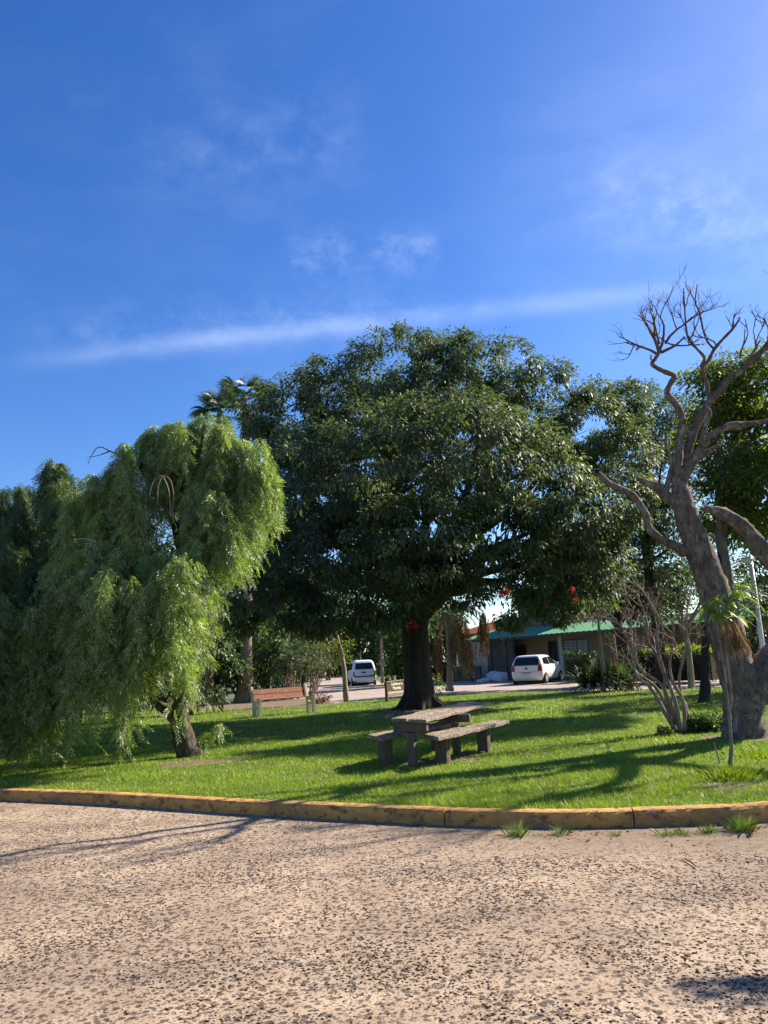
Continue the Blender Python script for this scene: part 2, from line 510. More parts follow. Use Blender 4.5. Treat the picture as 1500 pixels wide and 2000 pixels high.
class MB:
    def __init__(self):
        self.v, self.f = [], []

    def add(self, vs, fs):
        o = len(self.v)
        self.v += [tuple(map(float, x)) for x in vs]
        self.f += [tuple(i + o for i in f) for f in fs]

    def box(self, c, s, rz=0.0, R=None, taper=1.0):
        x, y, z = s[0] / 2, s[1] / 2, s[2] / 2
        pts = []
        for dz, k in ((-z, 1.0), (z, taper)):
            for dx, dy in ((-x, -y), (x, -y), (x, y), (-x, y)):
                pts.append((dx * k, dy * k, dz))
        Rm = np.array(R) if R is not None else np.array(Matrix.Rotation(rz, 3, 'Z'))
        pts = [np.array(c) + Rm @ np.array(p) for p in pts]
        self.add(pts, [(3, 2, 1, 0), (4, 5, 6, 7), (0, 1, 5, 4), (1, 2, 6, 5), (2, 3, 7, 6), (3, 0, 4, 7)])

    def tube(self, P, Rr, n=8, caps=True, rough=0.0):
        P = [np.array(p, float) for p in P]
        if len(P) < 2:
            return
        ref = None
        rings = []
        for i, p in enumerate(P):
            d = unit(P[min(i + 1, len(P) - 1)] - P[max(i - 1, 0)] + 1e-9)
            if ref is None:
                ref = np.array([1.0, 0, 0]) if abs(d[0]) < 0.8 else np.array([0, 1.0, 0])
            a = unit(ref - d * ref.dot(d))
            bb = np.cross(d, a)
            ref = a
            r = Rr[i]
            rings.append([p + (a * math.cos(2 * math.pi * k / n) + bb * math.sin(2 * math.pi * k / n))
                          * r * (1 + (random.uniform(-rough, rough) if rough else 0)) for k in range(n)])
        vs = [q for rg in rings for q in rg]
        fs = []
        for i in range(len(P) - 1):
            for k in range(n):
                k2 = (k + 1) % n
                fs.append((i * n + k, i * n + k2, (i + 1) * n + k2, (i + 1) * n + k))
        if caps:
            fs.append(tuple(range(n - 1, -1, -1)))
            fs.append(tuple((len(P) - 1) * n + k for k in range(n)))
        self.add(vs, fs)

    def build(self, name, mat, parent=None, smooth=False, local=False, bevel=0.0):
        me = bpy.data.meshes.new(name)
        off = np.zeros(3) if local else wloc(parent)
        me.from_pydata([tuple(np.array(v) - off) for v in self.v], [], self.f)
        if bevel:
            bm = bmesh.new()
            bm.from_mesh(me)
            bmesh.ops.bevel(bm, geom=bm.edges[:], offset=bevel, segments=2, affect='EDGES', clamp_overlap=True)
            bm.to_mesh(me)
            bm.free()
        me.update()
        return link(name, me, parent, mat, smooth)


def catmull(P, R, sub=5):
    P = [np.array(p, float) for p in P]
    Q, S = [], []
    for i in range(len(P) - 1):
        p0, p1, p2, p3 = P[max(i - 1, 0)], P[i], P[i + 1], P[min(i + 2, len(P) - 1)]
        for k in range(sub):
            u = k / sub
            Q.append(0.5 * ((2 * p1) + (-p0 + p2) * u + (2 * p0 - 5 * p1 + 4 * p2 - p3) * u * u + (-p0 + 3 * p1 - 3 * p2 + p3) * u ** 3))
            S.append(R[i] * (1 - u) + R[i + 1] * u)
    Q.append(P[-1])
    S.append(R[-1])
    return Q, S


def thing(name, label, cat, loc=(0, 0, 0), group=None, kind=None, rz=0.0):
    o = bpy.data.objects.new(name, None)
    COL.objects.link(o)
    o.empty_display_size = 0.2
    o.location = tuple(float(x) for x in loc)
    o.rotation_euler = (0, 0, rz)
    return tag(o, label, cat, group, kind)


def tag(o, label=None, cat=None, group=None, kind=None):
    if label:
        o['label'] = label
    if cat:
        o['category'] = cat
    if group:
        o['group'] = group
    if kind:
        o['kind'] = kind
    return o


def dup(root, loc, rz, scale, label, group):
    r = root.copy()
    COL.objects.link(r)
    r.location = tuple(float(x) for x in loc)
    r.rotation_euler = (0, 0, rz)
    r.scale = (scale,) * 3
    r['label'] = label
    r['group'] = group
    for ch in list(root.children):
        c2 = ch.copy()
        COL.objects.link(c2)
        c2.parent = r
    return r


def rand_unit(n):
    v = RG.normal(size=(n, 3))
    return v / np.linalg.norm(v, axis=1, keepdims=True)


def nrmz(a):
    return a / (np.linalg.norm(a, axis=1, keepdims=True) + 1e-9)


def leaf_quads(P, D, L, W, up=None, curl=0.0):
    n = len(P)
    D = nrmz(D)
    U = rand_unit(n) if up is None else up
    S = nrmz(np.cross(D, U))
    L = np.broadcast_to(np.asarray(L, float), (n,))[:, None]
    W = np.broadcast_to(np.asarray(W, float), (n,))[:, None]
    mid = P + D * L * 0.45
    tip = P + D * L
    tip[:, 2] -= curl * L[:, 0]
    V = np.stack([P, mid + S * W / 2, tip, mid - S * W / 2], 1).reshape(-1, 3)
    F = np.arange(4 * n).reshape(n, 4)
    return V, F


def join_np(parts):
    Vs, Fs, o = [], [], 0
    for V, F in parts:
        Vs.append(V)
        Fs.append(F + o)
        o += len(V)
    return np.concatenate(Vs), np.concatenate(Fs)


def clump_points(blobs, density, shell=0.55, flat=0.85, gap=-1.2, fq=1.0):
    """blobs: (x,y,z,r) ; points lie mostly in the outer shell, none deep inside another blob"""
    out_p, out_n = [], []
    B = np.array(blobs, float)
    for i, (x, y, z, r) in enumerate(B):
        n = int(density * 4 * math.pi * r * r)
        d = rand_unit(n)
        q = (shell + (1.06 - shell) * RG.random(n) ** 0.6)
        p = np.array([x, y, z]) + d * (r * q)[:, None] * np.array([1, 1, flat])
        keep = np.ones(n, bool)
        for j in range(len(B)):
            if j == i:
                continue
            dd = (p - B[j, :3]) / np.array([1, 1, flat])
            keep &= (np.linalg.norm(dd, axis=1) > B[j, 3] * 0.62)
        p_s, p = p, p * fq
        nzv = (np.sin(p[:, 0] * 2.9 + 1.7 * np.sin(p[:, 2] * 2.1)) + np.sin(p[:, 2] * 4.3 + 1.3 * np.sin(p[:, 1] * 1.9)) + np.sin(p[:, 1] * 2.6 + 1.1 * np.sin(p[:, 0] * 3.3))) * (1.3 / max(r, 1.3)) ** 0.3
        p = p_s
        keep &= nzv > gap + 0.3 * RG.normal(size=n)
        out_p.append(p[keep])
        out_n.append(d[keep])
    return np.concatenate(out_p), np.concatenate(out_n)


def leafy(C, Nn, per, cr, L, W, droop=0.5, curl=0.25, order=0.55):
    """clumps of leaves round the points C"""
    n = len(C)
    reps = RG.integers(int(per * 0.5), int(per * 1.5) + 1, n)
    idx = np.repeat(np.arange(n), reps)
    m_ = len(idx)
    size = (0.6 + 0.8 * RG.random(n))[idx]
    off = rand_unit(m_) * (RG.random(m_) ** 0.5 * cr * size)[:, None] * np.array([1, 1, 0.62])
    P = C[idx] + off
    D = nrmz(off) * 0.8 + Nn[idx] * 0.5 + rand_unit(m_) * 0.7
    D[:, 2] -= droop
    return leaf_quads(P, D, L * (0.6 + 0.8 * RG.random(m_)), W * (0.7 + 0.6 * RG.random(m_)), nrmz(Nn[idx] * 0.8 + np.array([0.15, 0, 0.75]) + rand_unit(m_) * order), curl)


def twigs(mb, p, d, r, length, depth, n=5, spread=0.6, up=0.15, shrink=0.68, seg=4, jit=0.25):
    """a recursive bare branch"""
    pts, rs = [np.array(p)], [r]
    d = unit(d)
    for k in range(seg):
        d = unit(d + np.array([random.gauss(0, jit), random.gauss(0, jit), random.gauss(0, jit) + up]))
        pts.append(pts[-1] + d * length / seg)
        rs.append(r * (1 - 0.55 * (k + 1) / seg))
    mb.tube(pts, rs, n, caps=False)
    if depth <= 0:
        return
    for j in range(random.choice((2, 3, 3))):
        k = random.randint(max(1, seg // 2), seg)
        nd = unit(d + np.array([random.gauss(0, spread), random.gauss(0, spread), random.gauss(0, spread * 0.7) + up]))
        twigs(mb, pts[k], nd, rs[k] * 0.85, length * random.uniform(0.5, 0.85), depth - 1, max(3, n - 1), spread, up, shrink, seg, jit)


def in_poly(px, py, poly):
    inside = np.zeros(len(px), bool)
    n = len(poly)
    j = n - 1
    for i in range(n):
        xi, yi = poly[i]
        xj, yj = poly[j]
        c_ = ((yi > py) != (yj > py)) & (px < (xj - xi) * (py - yi) / (yj - yi + 1e-12) + xi)
        inside ^= c_
        j = i
    return inside


def sheet(name, poly, z, mat, skirt=0.0):
    bm = bmesh.new()
    vs = [bm.verts.new((p[0], p[1], z)) for p in poly]
    f = bm.faces.new(vs)
    f.normal_update()
    if f.normal.z < 0:
        f.normal_flip()
    if skirt:
        lo = [bm.verts.new((p[0], p[1], z - skirt)) for p in poly]
        for i in range(len(poly)):
            j = (i + 1) % len(poly)
            bm.faces.new((vs[i], vs[j], lo[j], lo[i]))
    bmesh.ops.triangulate(bm, faces=[f])
    me = bpy.data.meshes.new(name)
    bm.to_mesh(me)
    bm.free()
    return tag(link(name, me, None, mat), kind='structure')


# ------------------------------------------------------------------ ground, roads, lawn, kerb
sheet('ground', [(-900, -300), (900, -300), (900, 1500), (-900, 1500)], -0.02, M['verge'])

kerb_px = [(-260, 1553), (0, 1563), (200, 1572), (500, 1592), (750, 1606), (900, 1613), (1100, 1617), (1240, 1615), (1400, 1610), (1500, 1605), (1800, 1580)]
kp = [at(x, y, 0)[:2] for x, y in kerb_px]
kp = [kp[0] + (kp[0] - kp[1]) * 4] + kp + [kp[-1] + (kp[-1] - kp[-2]) * 3]
kc, _ = catmull([np.array([a, b_, 0]) for a, b_ in kp], [0] * len(kp), 10)
kc = np.array(kc)[:, :2]
tan = np.gradient(kc, axis=0)
tan /= np.linalg.norm(tan, axis=1, keepdims=True)
nor = np.stack([-tan[:, 1], tan[:, 0]], 1)          # towards the lawn (away from the camera)
LZ = 0.12
# near road
rp = [tuple(p + n_ * 0.05) for p, n_ in zip(kc, nor)]
sheet('road', [(-40, -20), (30, -20)] + rp[::-1], 0.004 - 0.02 + 0.016, M['road'])
# kerb, cast in lengths with joints between
cum = np.concatenate([[0], np.cumsum(np.linalg.norm(np.diff(kc, axis=0), axis=1))])


def kerb_at(s):
    return (np.array([np.interp(s, cum, kc[:, 0]), np.interp(s, cum, kc[:, 1])]),
            unit(np.array([np.interp(s, cum, nor[:, 0]), np.interp(s, cum, nor[:, 1])])))


joints = []
for px_, py_ in ((195, 1572), (488, 1591), (866, 1612), (1246, 1615)):
    g_ = at(px_, py_, 0)[:2]
    joints.append(cum[np.argmin(np.linalg.norm(kc - g_, axis=1))])
js = [joints[0] - 2 * (i + 1) for i in range(4)][::-1] + joints + [joints[-1] + 2 * (i + 1) for i in range(4)]
js = [s for s in js if cum[0] < s < cum[-1]]
js = [cum[0]] + js + [cum[-1]]
mb = MB()
prof = [(0.0, -0.02), (0.0, 0.085), (0.006, 0.115), (0.022, 0.134), (0.05, 0.142), (0.15, 0.142), (0.17, 0.132), (0.175, 0.0)]
for a_, b_ in zip(js[:-1], js[1:]):
    ss = np.linspace(a_ + 0.006, b_ - 0.006, max(3, int((b_ - a_) / 0.06)))
    dz0 = random.uniform(-0.004, 0.004)
    vs, fs = [], []
    k = len(prof)
    for s in ss:
        p, n_ = kerb_at(s)
        for (o_, z_) in prof:
            jj = random.gauss(0, 0.0042)
            vs.append((p[0] + n_[0] * (o_ + jj), p[1] + n_[1] * (o_ + jj), z_ + dz0 + random.gauss(0, 0.0016)))
    for i in range(len(ss) - 1):
        for q in range(k - 1):
            fs.append((i * k + q, (i + 1) * k + q, (i + 1) * k + q + 1, i * k + q + 1))
    fs.append(tuple(range(k)))
    fs.append(tuple((len(ss) - 1) * k + q for q in range(k))[::-1])
    mb.add(vs, fs)
tag(mb.build('kerb', M['kerb'], smooth=False), kind='structure')

front = [tuple(p + n_ * 0.16) for p, n_ in zip(kc, nor)]
far_px = [(1800, 1337), (1500, 1342), (1240, 1348), (1000, 1352), (880, 1356), (800, 1362), (720, 1368), (655, 1374), (560, 1381), (470, 1384), (380, 1385), (200, 1392), (0, 1402), (-300, 1412)]
far_ = [tuple(at(x, y, LZ)[:2]) for x, y in far_px]
lawn_poly = [p for p in front if p[0] > -14] + far_
sheet('lawn', lawn_poly, LZ, M['lawn'], 0.14)

# back road round the island and away behind it
br = [at(x, y, 0)[:2] for x, y in [(1900, 1346), (1500, 1352), (880, 1362), (700, 1378), (560, 1392), (560, 1362), (600, 1340), (618, 1318), (628, 1306), (690, 1304),
                                   (745, 1333), (800, 1338), (900, 1330), (1000, 1324), (1150, 1333), (1300, 1330), (1500, 1322), (1900, 1300)]]
sheet('back_road', [tuple(p) for p in br], -0.014, M['backroad'])
# bare earth under the shrubs at the left and worn by the table
for nm, pts, z_, in (('planting_bed', [(340, 1392), (470, 1390), (650, 1378), (640, 1362), (560, 1366), (470, 1372), (340, 1380)], LZ + 0.004),):
    sheet(nm, [tuple(at(x, y, LZ)[:2]) for x, y in pts], z_, M['earth'])


def earth_patch(px_, py_, rx, ry, rz_=0.0):
    c0 = at(px_, py_, LZ)
    pts = []
    for k in range(28):
        a_ = 2 * math.pi * k / 28
        q = 1 + 0.22 * math.sin(3 * a_ + 1) + random.uniform(-0.14, 0.14)
        x_, y_ = math.cos(a_) * rx * q, math.sin(a_) * ry * q
        pts.append((c0[0] + x_ * math.cos(rz_) - y_ * math.sin(rz_), c0[1] + x_ * math.sin(rz_) + y_ * math.cos(rz_)))
    return pts


patches = [earth_patch(830, 1490, 0.42, 0.5, 0.3), earth_patch(900, 1480, 0.3, 0.5, 0.3), earth_patch(385, 1490, 0.75, 0.45),
           earth_patch(800, 1392, 1.3, 1.3), earth_patch(1425, 1535, 0.35, 0.3), earth_patch(1455, 1440, 0.7, 0.5)]
for p in patches:
    sheet('bare_earth', p, LZ + 0.004, M['earth'])

# grass: blades nobody could count
def grass(n, y0, y1, xw, hgt, wid, lean=0.5):
    y = RG.uniform(y0, y1, n)
    x = RG.uniform(-1, 1, n) * xw(y)
    k = in_poly(x, y, lawn_poly)
    for p in patches:
        k &= ~(in_poly(x, y, p) & (RG.random(n) < 0.72))
    x, y = x[k], y[k]
    n = len(x)
    # patchy length
    f = 0.75 + 0.25 * np.sin(x * 2.3 + 1.3 * np.sin(y * 1.7)) * np.sin(y * 2.9 + np.sin(x * 3.1)) + 0.18 * np.sin(x * 9 + y * 4) * np.sin(y * 8.3)
    h = hgt * (0.55 + 0.9 * RG.random(n)) * np.clip(f, 0.4, 1.3)
    P = np.stack([x, y, np.full(n, LZ - 0.003)], 1)
    D = np.stack([RG.normal(0, lean, n), RG.normal(0, lean, n), np.ones(n)], 1)
    D = nrmz(D)
    az = RG.uniform(0, math.pi, n)
    S = np.stack([np.cos(az), np.sin(az), np.zeros(n)], 1) * (wid * (0.6 + 0.8 * RG.random(n)) / 2)[:, None]
    tip = P + D * h[:, None] * 1.0
    tip[:, :2] += D[:, :2] * h[:, None] * 0.5
    V = np.stack([P - S, P + S, tip], 1).reshape(-1, 3)
    return V, np.arange(3 * n).reshape(n, 3)


gz = [grass(150000, 7.4, 11.5, lambda y: y * 0.56, 0.055, 0.008), grass(130000, 11.5, 17, lambda y: y * 0.56, 0.055, 0.012),
      grass(130000, 17, 36, lambda y: y * 0.55, 0.06, 0.026), grass(45000, 7.5, 11.0, lambda y: y * 0.56, 0.085, 0.008, 1.0)]
V, F = join_np(gz)
tag(mesh_np('grass', V, F, M['grass']), 'short bright green grass covering the traffic island lawn', 'grass', kind='stuff')

# fallen leaves scattered on the lawn and in the gutter
nl = 2600
y = RG.uniform(6.6, 30, nl)
x = RG.uniform(-1, 1, nl) * y * 0.54
kerb_y = np.interp(x, kc[:, 0], kc[:, 1])
k = (y > kerb_y + 0.25) | ((y < kerb_y - 0.03) & (y > kerb_y - 0.9) & (RG.random(nl) < 0.9))
x, y, kerb_y = x[k], y[k], kerb_y[k]
n = len(x)
P = np.stack([x, y, np.where(y > kerb_y, LZ + 0.045, 0.012)], 1)
D = rand_unit(n)
D[:, 2] *= 0.25
U_ = rand_unit(n) * 0.5
U_[:, 2] = 1
V, F = leaf_quads(P, D, 0.045 + 0.04 * RG.random(n), 0.028, U_)
tag(mesh_np('fallen_leaves', V, F, M['leaf_dry']), 'dry fallen leaves scattered over the lawn and along the gutter', 'leaves', kind='stuff')

# loose dark stones on the near road, thicker in drifts
ns = 74000
y = 3.0 + 7.2 * RG.random(ns)
x = RG.uniform(-1, 1, ns) * (y * 0.55 + 0.3)
dens = 0.42 + 0.3 * np.sin(x * 1.7 + y * 1.1) * np.sin(y * 2.3 - x * 0.8) + 0.25 * np.sin(x * 5.1 + 2 * np.sin(y * 3)) + 0.15 * np.sin(7 * y)
kerb_y = np.interp(x, kc[:, 0], kc[:, 1])
k = (RG.random(ns) < np.clip(dens, 0.12, 1)) & (y < kerb_y - 0.05) & ((y < kerb_y - 1.1) | (RG.random(ns) < 0.25))
x, y = x[k], y[k]
n = len(x)
base = np.array([[1, 0, 0], [0.45, 0.8, 0.1], [-0.5, 0.75, 0], [-1, 0.05, 0.1], [-0.4, -0.85, 0], [0.55, -0.75, 0.1], [0.1, 0.1, 0.75], [0, 0, -0.5]])
sz = 0.005 + 0.0085 * RG.random(n) ** 1.9
az = RG.uniform(0, 2 * math.pi, n)
bv = base[None] * (1 + RG.uniform(-0.3, 0.3, (n, 8, 1)))
bx = (bv[..., 0] * np.cos(az)[:, None] - 0.7 * bv[..., 1] * np.sin(az)[:, None]) * sz[:, None] + x[:, None]
by = (bv[..., 0] * np.sin(az)[:, None] + 0.7 * bv[..., 1] * np.cos(az)[:, None]) * sz[:, None] + y[:, None]
bz = bv[..., 2] * sz[:, None] * 0.55 + 0.001
V = np.stack([bx, by, bz], -1).reshape(-1, 3)
tri = []
for q in range(6):
    tri += [(q, (q + 1) % 6, 6), ((q + 1) % 6, q, 7)]
tri = np.array(tri)
F = (tri[None] + (np.arange(n) * 8)[:, None, None]).reshape(-1, 3)
tag(mesh_np('gravel', V, F, M['stone']), 'small dark stones standing out of the worn pale road surface', 'gravel', kind='stuff')

# ------------------------------------------------------------------ picnic table and benches
def plank(name, corners, z, th, mat, parent, nrough=0.008, rows=26):
    """a worn slab through four ground-plan corners (near-left, near-right, far-right, far-left)"""
    a, b_, c_, d_ = [np.array(q[:2]) for q in corners]
    vs, fs = [], []
    for i in range(rows + 1):
        u = i / rows
        l = a * (1 - u) + d_ * u
        r = b_ * (1 - u) + c_ * u
        w_ = unit(r - l)
        l = l + w_ * (random.gauss(0, nrough) + 0.006 * math.sin(i * 1.3))
        r = r + w_ * (random.gauss(0, nrough) + 0.006 * math.sin(i * 0.9 + 2))
        zz = z + 0.004 * math.sin(i * 0.8) + random.gauss(0, 0.0015)
        m1, m2 = l * 0.66 + r * 0.34, l * 0.34 + r * 0.66
        e = w_ * 0.008
        vs += [(*l, zz - th), (*(l), zz - 0.012), (*(l + e), zz), (*m1, zz - 0.003 + random.gauss(0, 0.002)), (*m2, zz + random.gauss(0, 0.002)),
               (*(r - e), zz), (*r, zz - 0.012), (*r, zz - th)]
    for i in range(rows):
        for q in range(8):
            q2 = (q + 1) % 8
            fs.append((i * 8 + q, i * 8 + q2, (i + 1) * 8 + q2, (i + 1) * 8 + q))
    fs.append(tuple(range(8))[::-1])
    fs.append(tuple(rows * 8 + q for q in range(8)))
    mb = MB()
    mb.add(vs, fs)
    return mb.build(name, mat, parent)


def post(name, c, sx, sy, z0, z1, rz, mat, parent, lean=(0, 0)):
    rows = 9
    vs, fs = [], []
    R2 = np.array([[math.cos(rz), -math.sin(rz)], [math.sin(rz), math.cos(rz)]])
    for i in range(rows + 1):
        u = i / rows
        z = z0 + (z1 - z0) * u
        for dx, dy in ((-1, -1), (0, -1.02), (1, -1), (1.02, 0), (1, 1), (0, 1.02), (-1, 1), (-1.02, 0)):
            kx = 0.93 if abs(dx) == 1 and abs(dy) == 1 else 1
            q = R2 @ np.array([dx * sx / 2 * kx + random.gauss(0, 0.003), dy * sy / 2 * kx + random.gauss(0, 0.003)])
            vs.append((c[0] + q[0] + lean[0] * u, c[1] + q[1] + lean[1] * u, z))
    for i in range(rows):
        for q in range(8):
            q2 = (q + 1) % 8
            fs.append((i * 8 + q, i * 8 + q2, (i + 1) * 8 + q2, (i + 1) * 8 + q))
    fs.append(tuple(range(8))[::-1])
    fs.append(tuple(rows * 8 + q for q in range(8)))
    mb = MB()
    mb.add(vs, fs)
    return mb.build(name, mat, parent)


TH = LZ + 0.665
tc_ = [at(763, 1403, TH), at(831, 1405, TH), at(958, 1372, TH), at(903, 1371, TH)]
axis = unit((tc_[2] + tc_[3] - tc_[0] - tc_[1])[:2])
trz = math.atan2(axis[1], axis[0]) - math.pi / 2
legs = [at(810, 1499, LZ), at(922, 1474, LZ)]
side = np.array([axis[1], -axis[0]])
cc = (tc_[0] + tc_[1] + tc_[2] + tc_[3])[:2] / 4
for i_ in range(2):      # posts stand under the middle of the top
    q = legs[i_][:2]
    along = (q - cc).dot(axis)
    legs[i_] = np.array([*((cc + axis * along) * 0.5 + q * 0.5), LZ])
tb = thing('picnic_table', 'weathered grey timber picnic table with a cracked long top on two posts', 'table', (*cc, LZ))
half = [cc + (np.array(q[:2]) - cc) for q in tc_]
mid_n, mid_f = (tc_[0] + tc_[1]) / 2, (tc_[2] + tc_[3]) / 2
gap = side * 0.006
plank('tabletop', [tc_[0], mid_n - np.array([*gap, 0]) + np.array([*(-axis * 0.03), 0]), mid_f - np.array([*gap, 0]), tc_[3]], TH, 0.042, M['timber'], tb)
plank('tabletop', [mid_n + np.array([*gap, 0]), tc_[1], tc_[2], mid_f + np.array([*gap, 0]) + np.array([*(axis * 0.02), 0])], TH - 0.004, 0.042, M['timber'], tb)
for l_ in legs:
    post('leg', l_, 0.115, 0.125, LZ - 0.05, TH - 0.19, trz, M['timber_leg'], tb)
    mb = MB()
    mb.box((l_[0], l_[1], TH - 0.118), (0.50, 0.10, 0.12), trz)
    mb.build('crossbeam', M['timber_leg'], tb, bevel=0.008)
mb = MB()
mb.box((*(cc + side * 0.0), TH - 0.095), (0.07, float(np.linalg.norm((mid_f - mid_n)[:2])) * 0.82, 0.06), trz)
mb.build('stretcher', M['timber_leg'], tb, bevel=0.006)


def picnic_bench(corners, legpx, label, lw, ld):
    zt = LZ + 0.43
    cs = [at(x_, y_, zt) for x_, y_ in corners]
    c0 = sum(cs)[:2] / 4
    ax = unit((cs[2] + cs[3] - cs[0] - cs[1])[:2])
    rz = math.atan2(ax[1], ax[0]) - math.pi / 2
    r = thing('picnic_bench', label, 'bench', (*c0, LZ), 'benches of the picnic table')
    plank('seat', cs, zt, 0.05, M['timber'], r)
    for lx, ly in legpx:
        q = at(lx, ly, LZ)[:2]
        al = (q - c0).dot(ax)
        q = c0 + ax * al
        post('leg', q, lw * 0.88, ld * 0.9, LZ - 0.05, zt - 0.052, rz, M['timber_leg'], r)


picnic_bench([(826, 1433), (857, 1440), (994, 1407), (968, 1406)], [(864, 1493), (971, 1471)],
             'grey plank bench on two posts on the camera side of the picnic table', 0.22, 0.14)
picnic_bench([(719, 1434), (745, 1441), (893, 1410), (871, 1407)], [(756, 1493), (876, 1468)],
             'grey plank bench on two posts on the far left side of the picnic table', 0.22, 0.14)

# ------------------------------------------------------------------ concrete park bench
bl, br_ = at(497, 1401, LZ), at(609, 1391, LZ)
bc = (bl + br_) / 2
bd = unit((br_ - bl)[:2])
brz = math.atan2(bd[1], bd[0])          # local x along the bench, local -y its front
blen = float(np.linalg.norm((br_ - bl)[:2]))
pb = thing('park_bench', 'park bench with cream concrete ends and reddish planks', 'bench', (bc[0], bc[1] + 0.1, LZ), rz=brz)
for sx_ in (-1, 1):
    X = sx_ * (blen / 2 - 0.05)
    mb = MB()
    mb.box((X, -0.24, 0.28), (0.10, 0.13, 0.60), taper=0.95)
    mb.box((X, 0.17, 0.19), (0.10, 0.13, 0.42))
    mb.box((X, -0.03, 0.44), (0.095, 0.54, 0.10))
    mb.box((X, -0.03, 0.30), (0.09, 0.30, 0.09))
    mb.build('end_support', M['concrete'], pb, local=True, bevel=0.012)
    mb = MB()
    mb.box((X, 0.30, 0.66), (0.09, 0.10, 0.52), R=np.array(Matrix.Rotation(rad(-18), 3, 'X')))
    mb.build('back_support', M['concrete'], pb, local=True, bevel=0.012)
for y_, z_ in ((-0.12, 0.505), (0.06, 0.505)):
    mb = MB()
    mb.box((0, y_, z_), (blen - 0.22, 0.155, 0.035))
    mb.build('seat_plank', M['plank_red'], pb, local=True, bevel=0.005)
for y_, z_ in ((0.19, 0.585), (0.24, 0.745)):
    mb = MB()
    mb.box((-0.10, y_, z_), (blen - 0.25, 0.035, 0.155), R=np.array(Matrix.Rotation(rad(-18), 3, 'X')))
    mb.build('back_plank', M['plank_red'], pb, local=True, bevel=0.005)

# ------------------------------------------------------------------ carved wooden sign
s0, s1 = at(756, 1371, LZ), at(793, 1366, LZ)
sc0 = (s0 + s1) / 2
sl = float(np.linalg.norm((s1 - s0)[:2]))
srz = math.atan2((s1 - s0)[1], (s1 - s0)[0])
sg = thing('wooden_sign', 'low carved brown wooden sign with white lettering', 'sign', (sc0[0], sc0[1], LZ), rz=srz)
for q in (-1, 1):
    mb = MB()
    mb.box((q * sl / 2, 0, 0.34), (0.10, 0.10, 0.72), taper=0.9)
    mb.build('post', M['sign'], sg, local=True, bevel=0.01)
mb = MB()
mb.box((0, 0.0, 0.53), (sl - 0.1, 0.05, 0.34))
brd = mb.build('board', M['sign'], sg, local=True, bevel=0.01)
mb = MB()
mb.box((0, -0.01, 0.24), (sl - 0.08, 0.06, 0.09))
mb.build('rail', M['timber'], sg, local=True, bevel=0.01)
mb = MB()
mb.box((0, -0.0, 0.725), (sl + 0.02, 0.11, 0.045), R=np.array(Matrix.Rotation(rad(-1), 3, 'Y')))
mb.build('top_rail', M['timber'], sg, local=True, bevel=0.008)
for i_, tx in enumerate(('Cuidemos la', 'Plazoleta')):
    cu = bpy.data.curves.new('lettering', 'FONT')
    cu.body = tx
    cu.align_x = 'CENTER'
    cu.size = 0.165
    cu.extrude = 0.006
    cu.offset = 0.004
    to = bpy.data.objects.new('tmp', cu)
    COL.objects.link(to)
    bpy.context.view_layer.update()
    me = bpy.data.meshes.new_from_object(to.evaluated_get(bpy.context.evaluated_depsgraph_get()))
    bpy.data.objects.remove(to)
    me.name = 'lettering'
    me.materials.clear()
    lo = link('lettering', me, brd, M['letters'])
    wd = max(v.co.x for v in me.vertices) - min(v.co.x for v in me.vertices)
    fx = min(1.0, (sl - 0.22) / wd)
    for v in me.vertices:
        x_, y_, z_ = v.co
        v.co = (x_ * fx, -0.033 - z_, 0.575 - 0.155 * i_ + y_)

# ------------------------------------------------------------------ vehicles (lofted level by level)
def level_ring(xr, xf, hw, cr_r, cr_f, z, n=8):
    pts = []
    for (cx, cy, r, a0) in ((xf - cr_f, hw - cr_f, cr_f, 0), (xr + cr_r, hw - cr_r, cr_r, 90), (xr + cr_r, -hw + cr_r, cr_r, 180), (xf - cr_f, -hw + cr_f, cr_f, 270)):
        for k in range(n):
            a = rad(a0 + 90 * k / (n - 1))
            pts.append((cx + r * math.cos(a), cy + r * math.sin(a), z))
    return pts


def car_body(levels, mat, parent):
    mb = MB()
    rings = [level_ring(*l) for l in levels]
    n = len(rings[0])
    vs = [p for r in rings for p in r]
    fs = [tuple(range(n))[::-1]]
    for i in range(len(rings) - 1):
        for k in range(n):
            fs.append((i * n + k, i * n + (k + 1) % n, (i + 1) * n + (k + 1) % n, (i + 1) * n + k))
    fs.append(tuple((len(rings) - 1) * n + k for k in range(n)))
    mb.add(vs, fs)
    o = mb.build('body', mat, parent, local=True)
    me = o.data
    for p in me.polygons:
        p.use_smooth = True
    return o


def lv(levels, z):
    zs = [l[5] for l in levels]
    return [float(np.interp(z, zs, [l[k] for l in levels])) for k in range(5)]


def poly_rows(pts, nrow=9):
    """rows (z, lo, hi) across a convex outline given as (s, z)"""
    zs = [p[1] for p in pts]
    z0, z1 = min(zs), max(zs)
    rows = []
    for i in range(nrow + 1):
        z = z0 + (z1 - z0) * i / nrow
        zz = min(max(z, z0 + 1e-4), z1 - 1e-4)
        hit = []
        for k in range(len(pts)):
            (a, za), (b2, zb) = pts[k], pts[(k + 1) % len(pts)]
            if (za - zz) * (zb - zz) <= 0 and abs(za - zb) > 1e-9:
                hit.append(a + (b2 - a) * (zz - za) / (zb - za))
        rows.append((z, min(hit), max(hit)))
    return rows


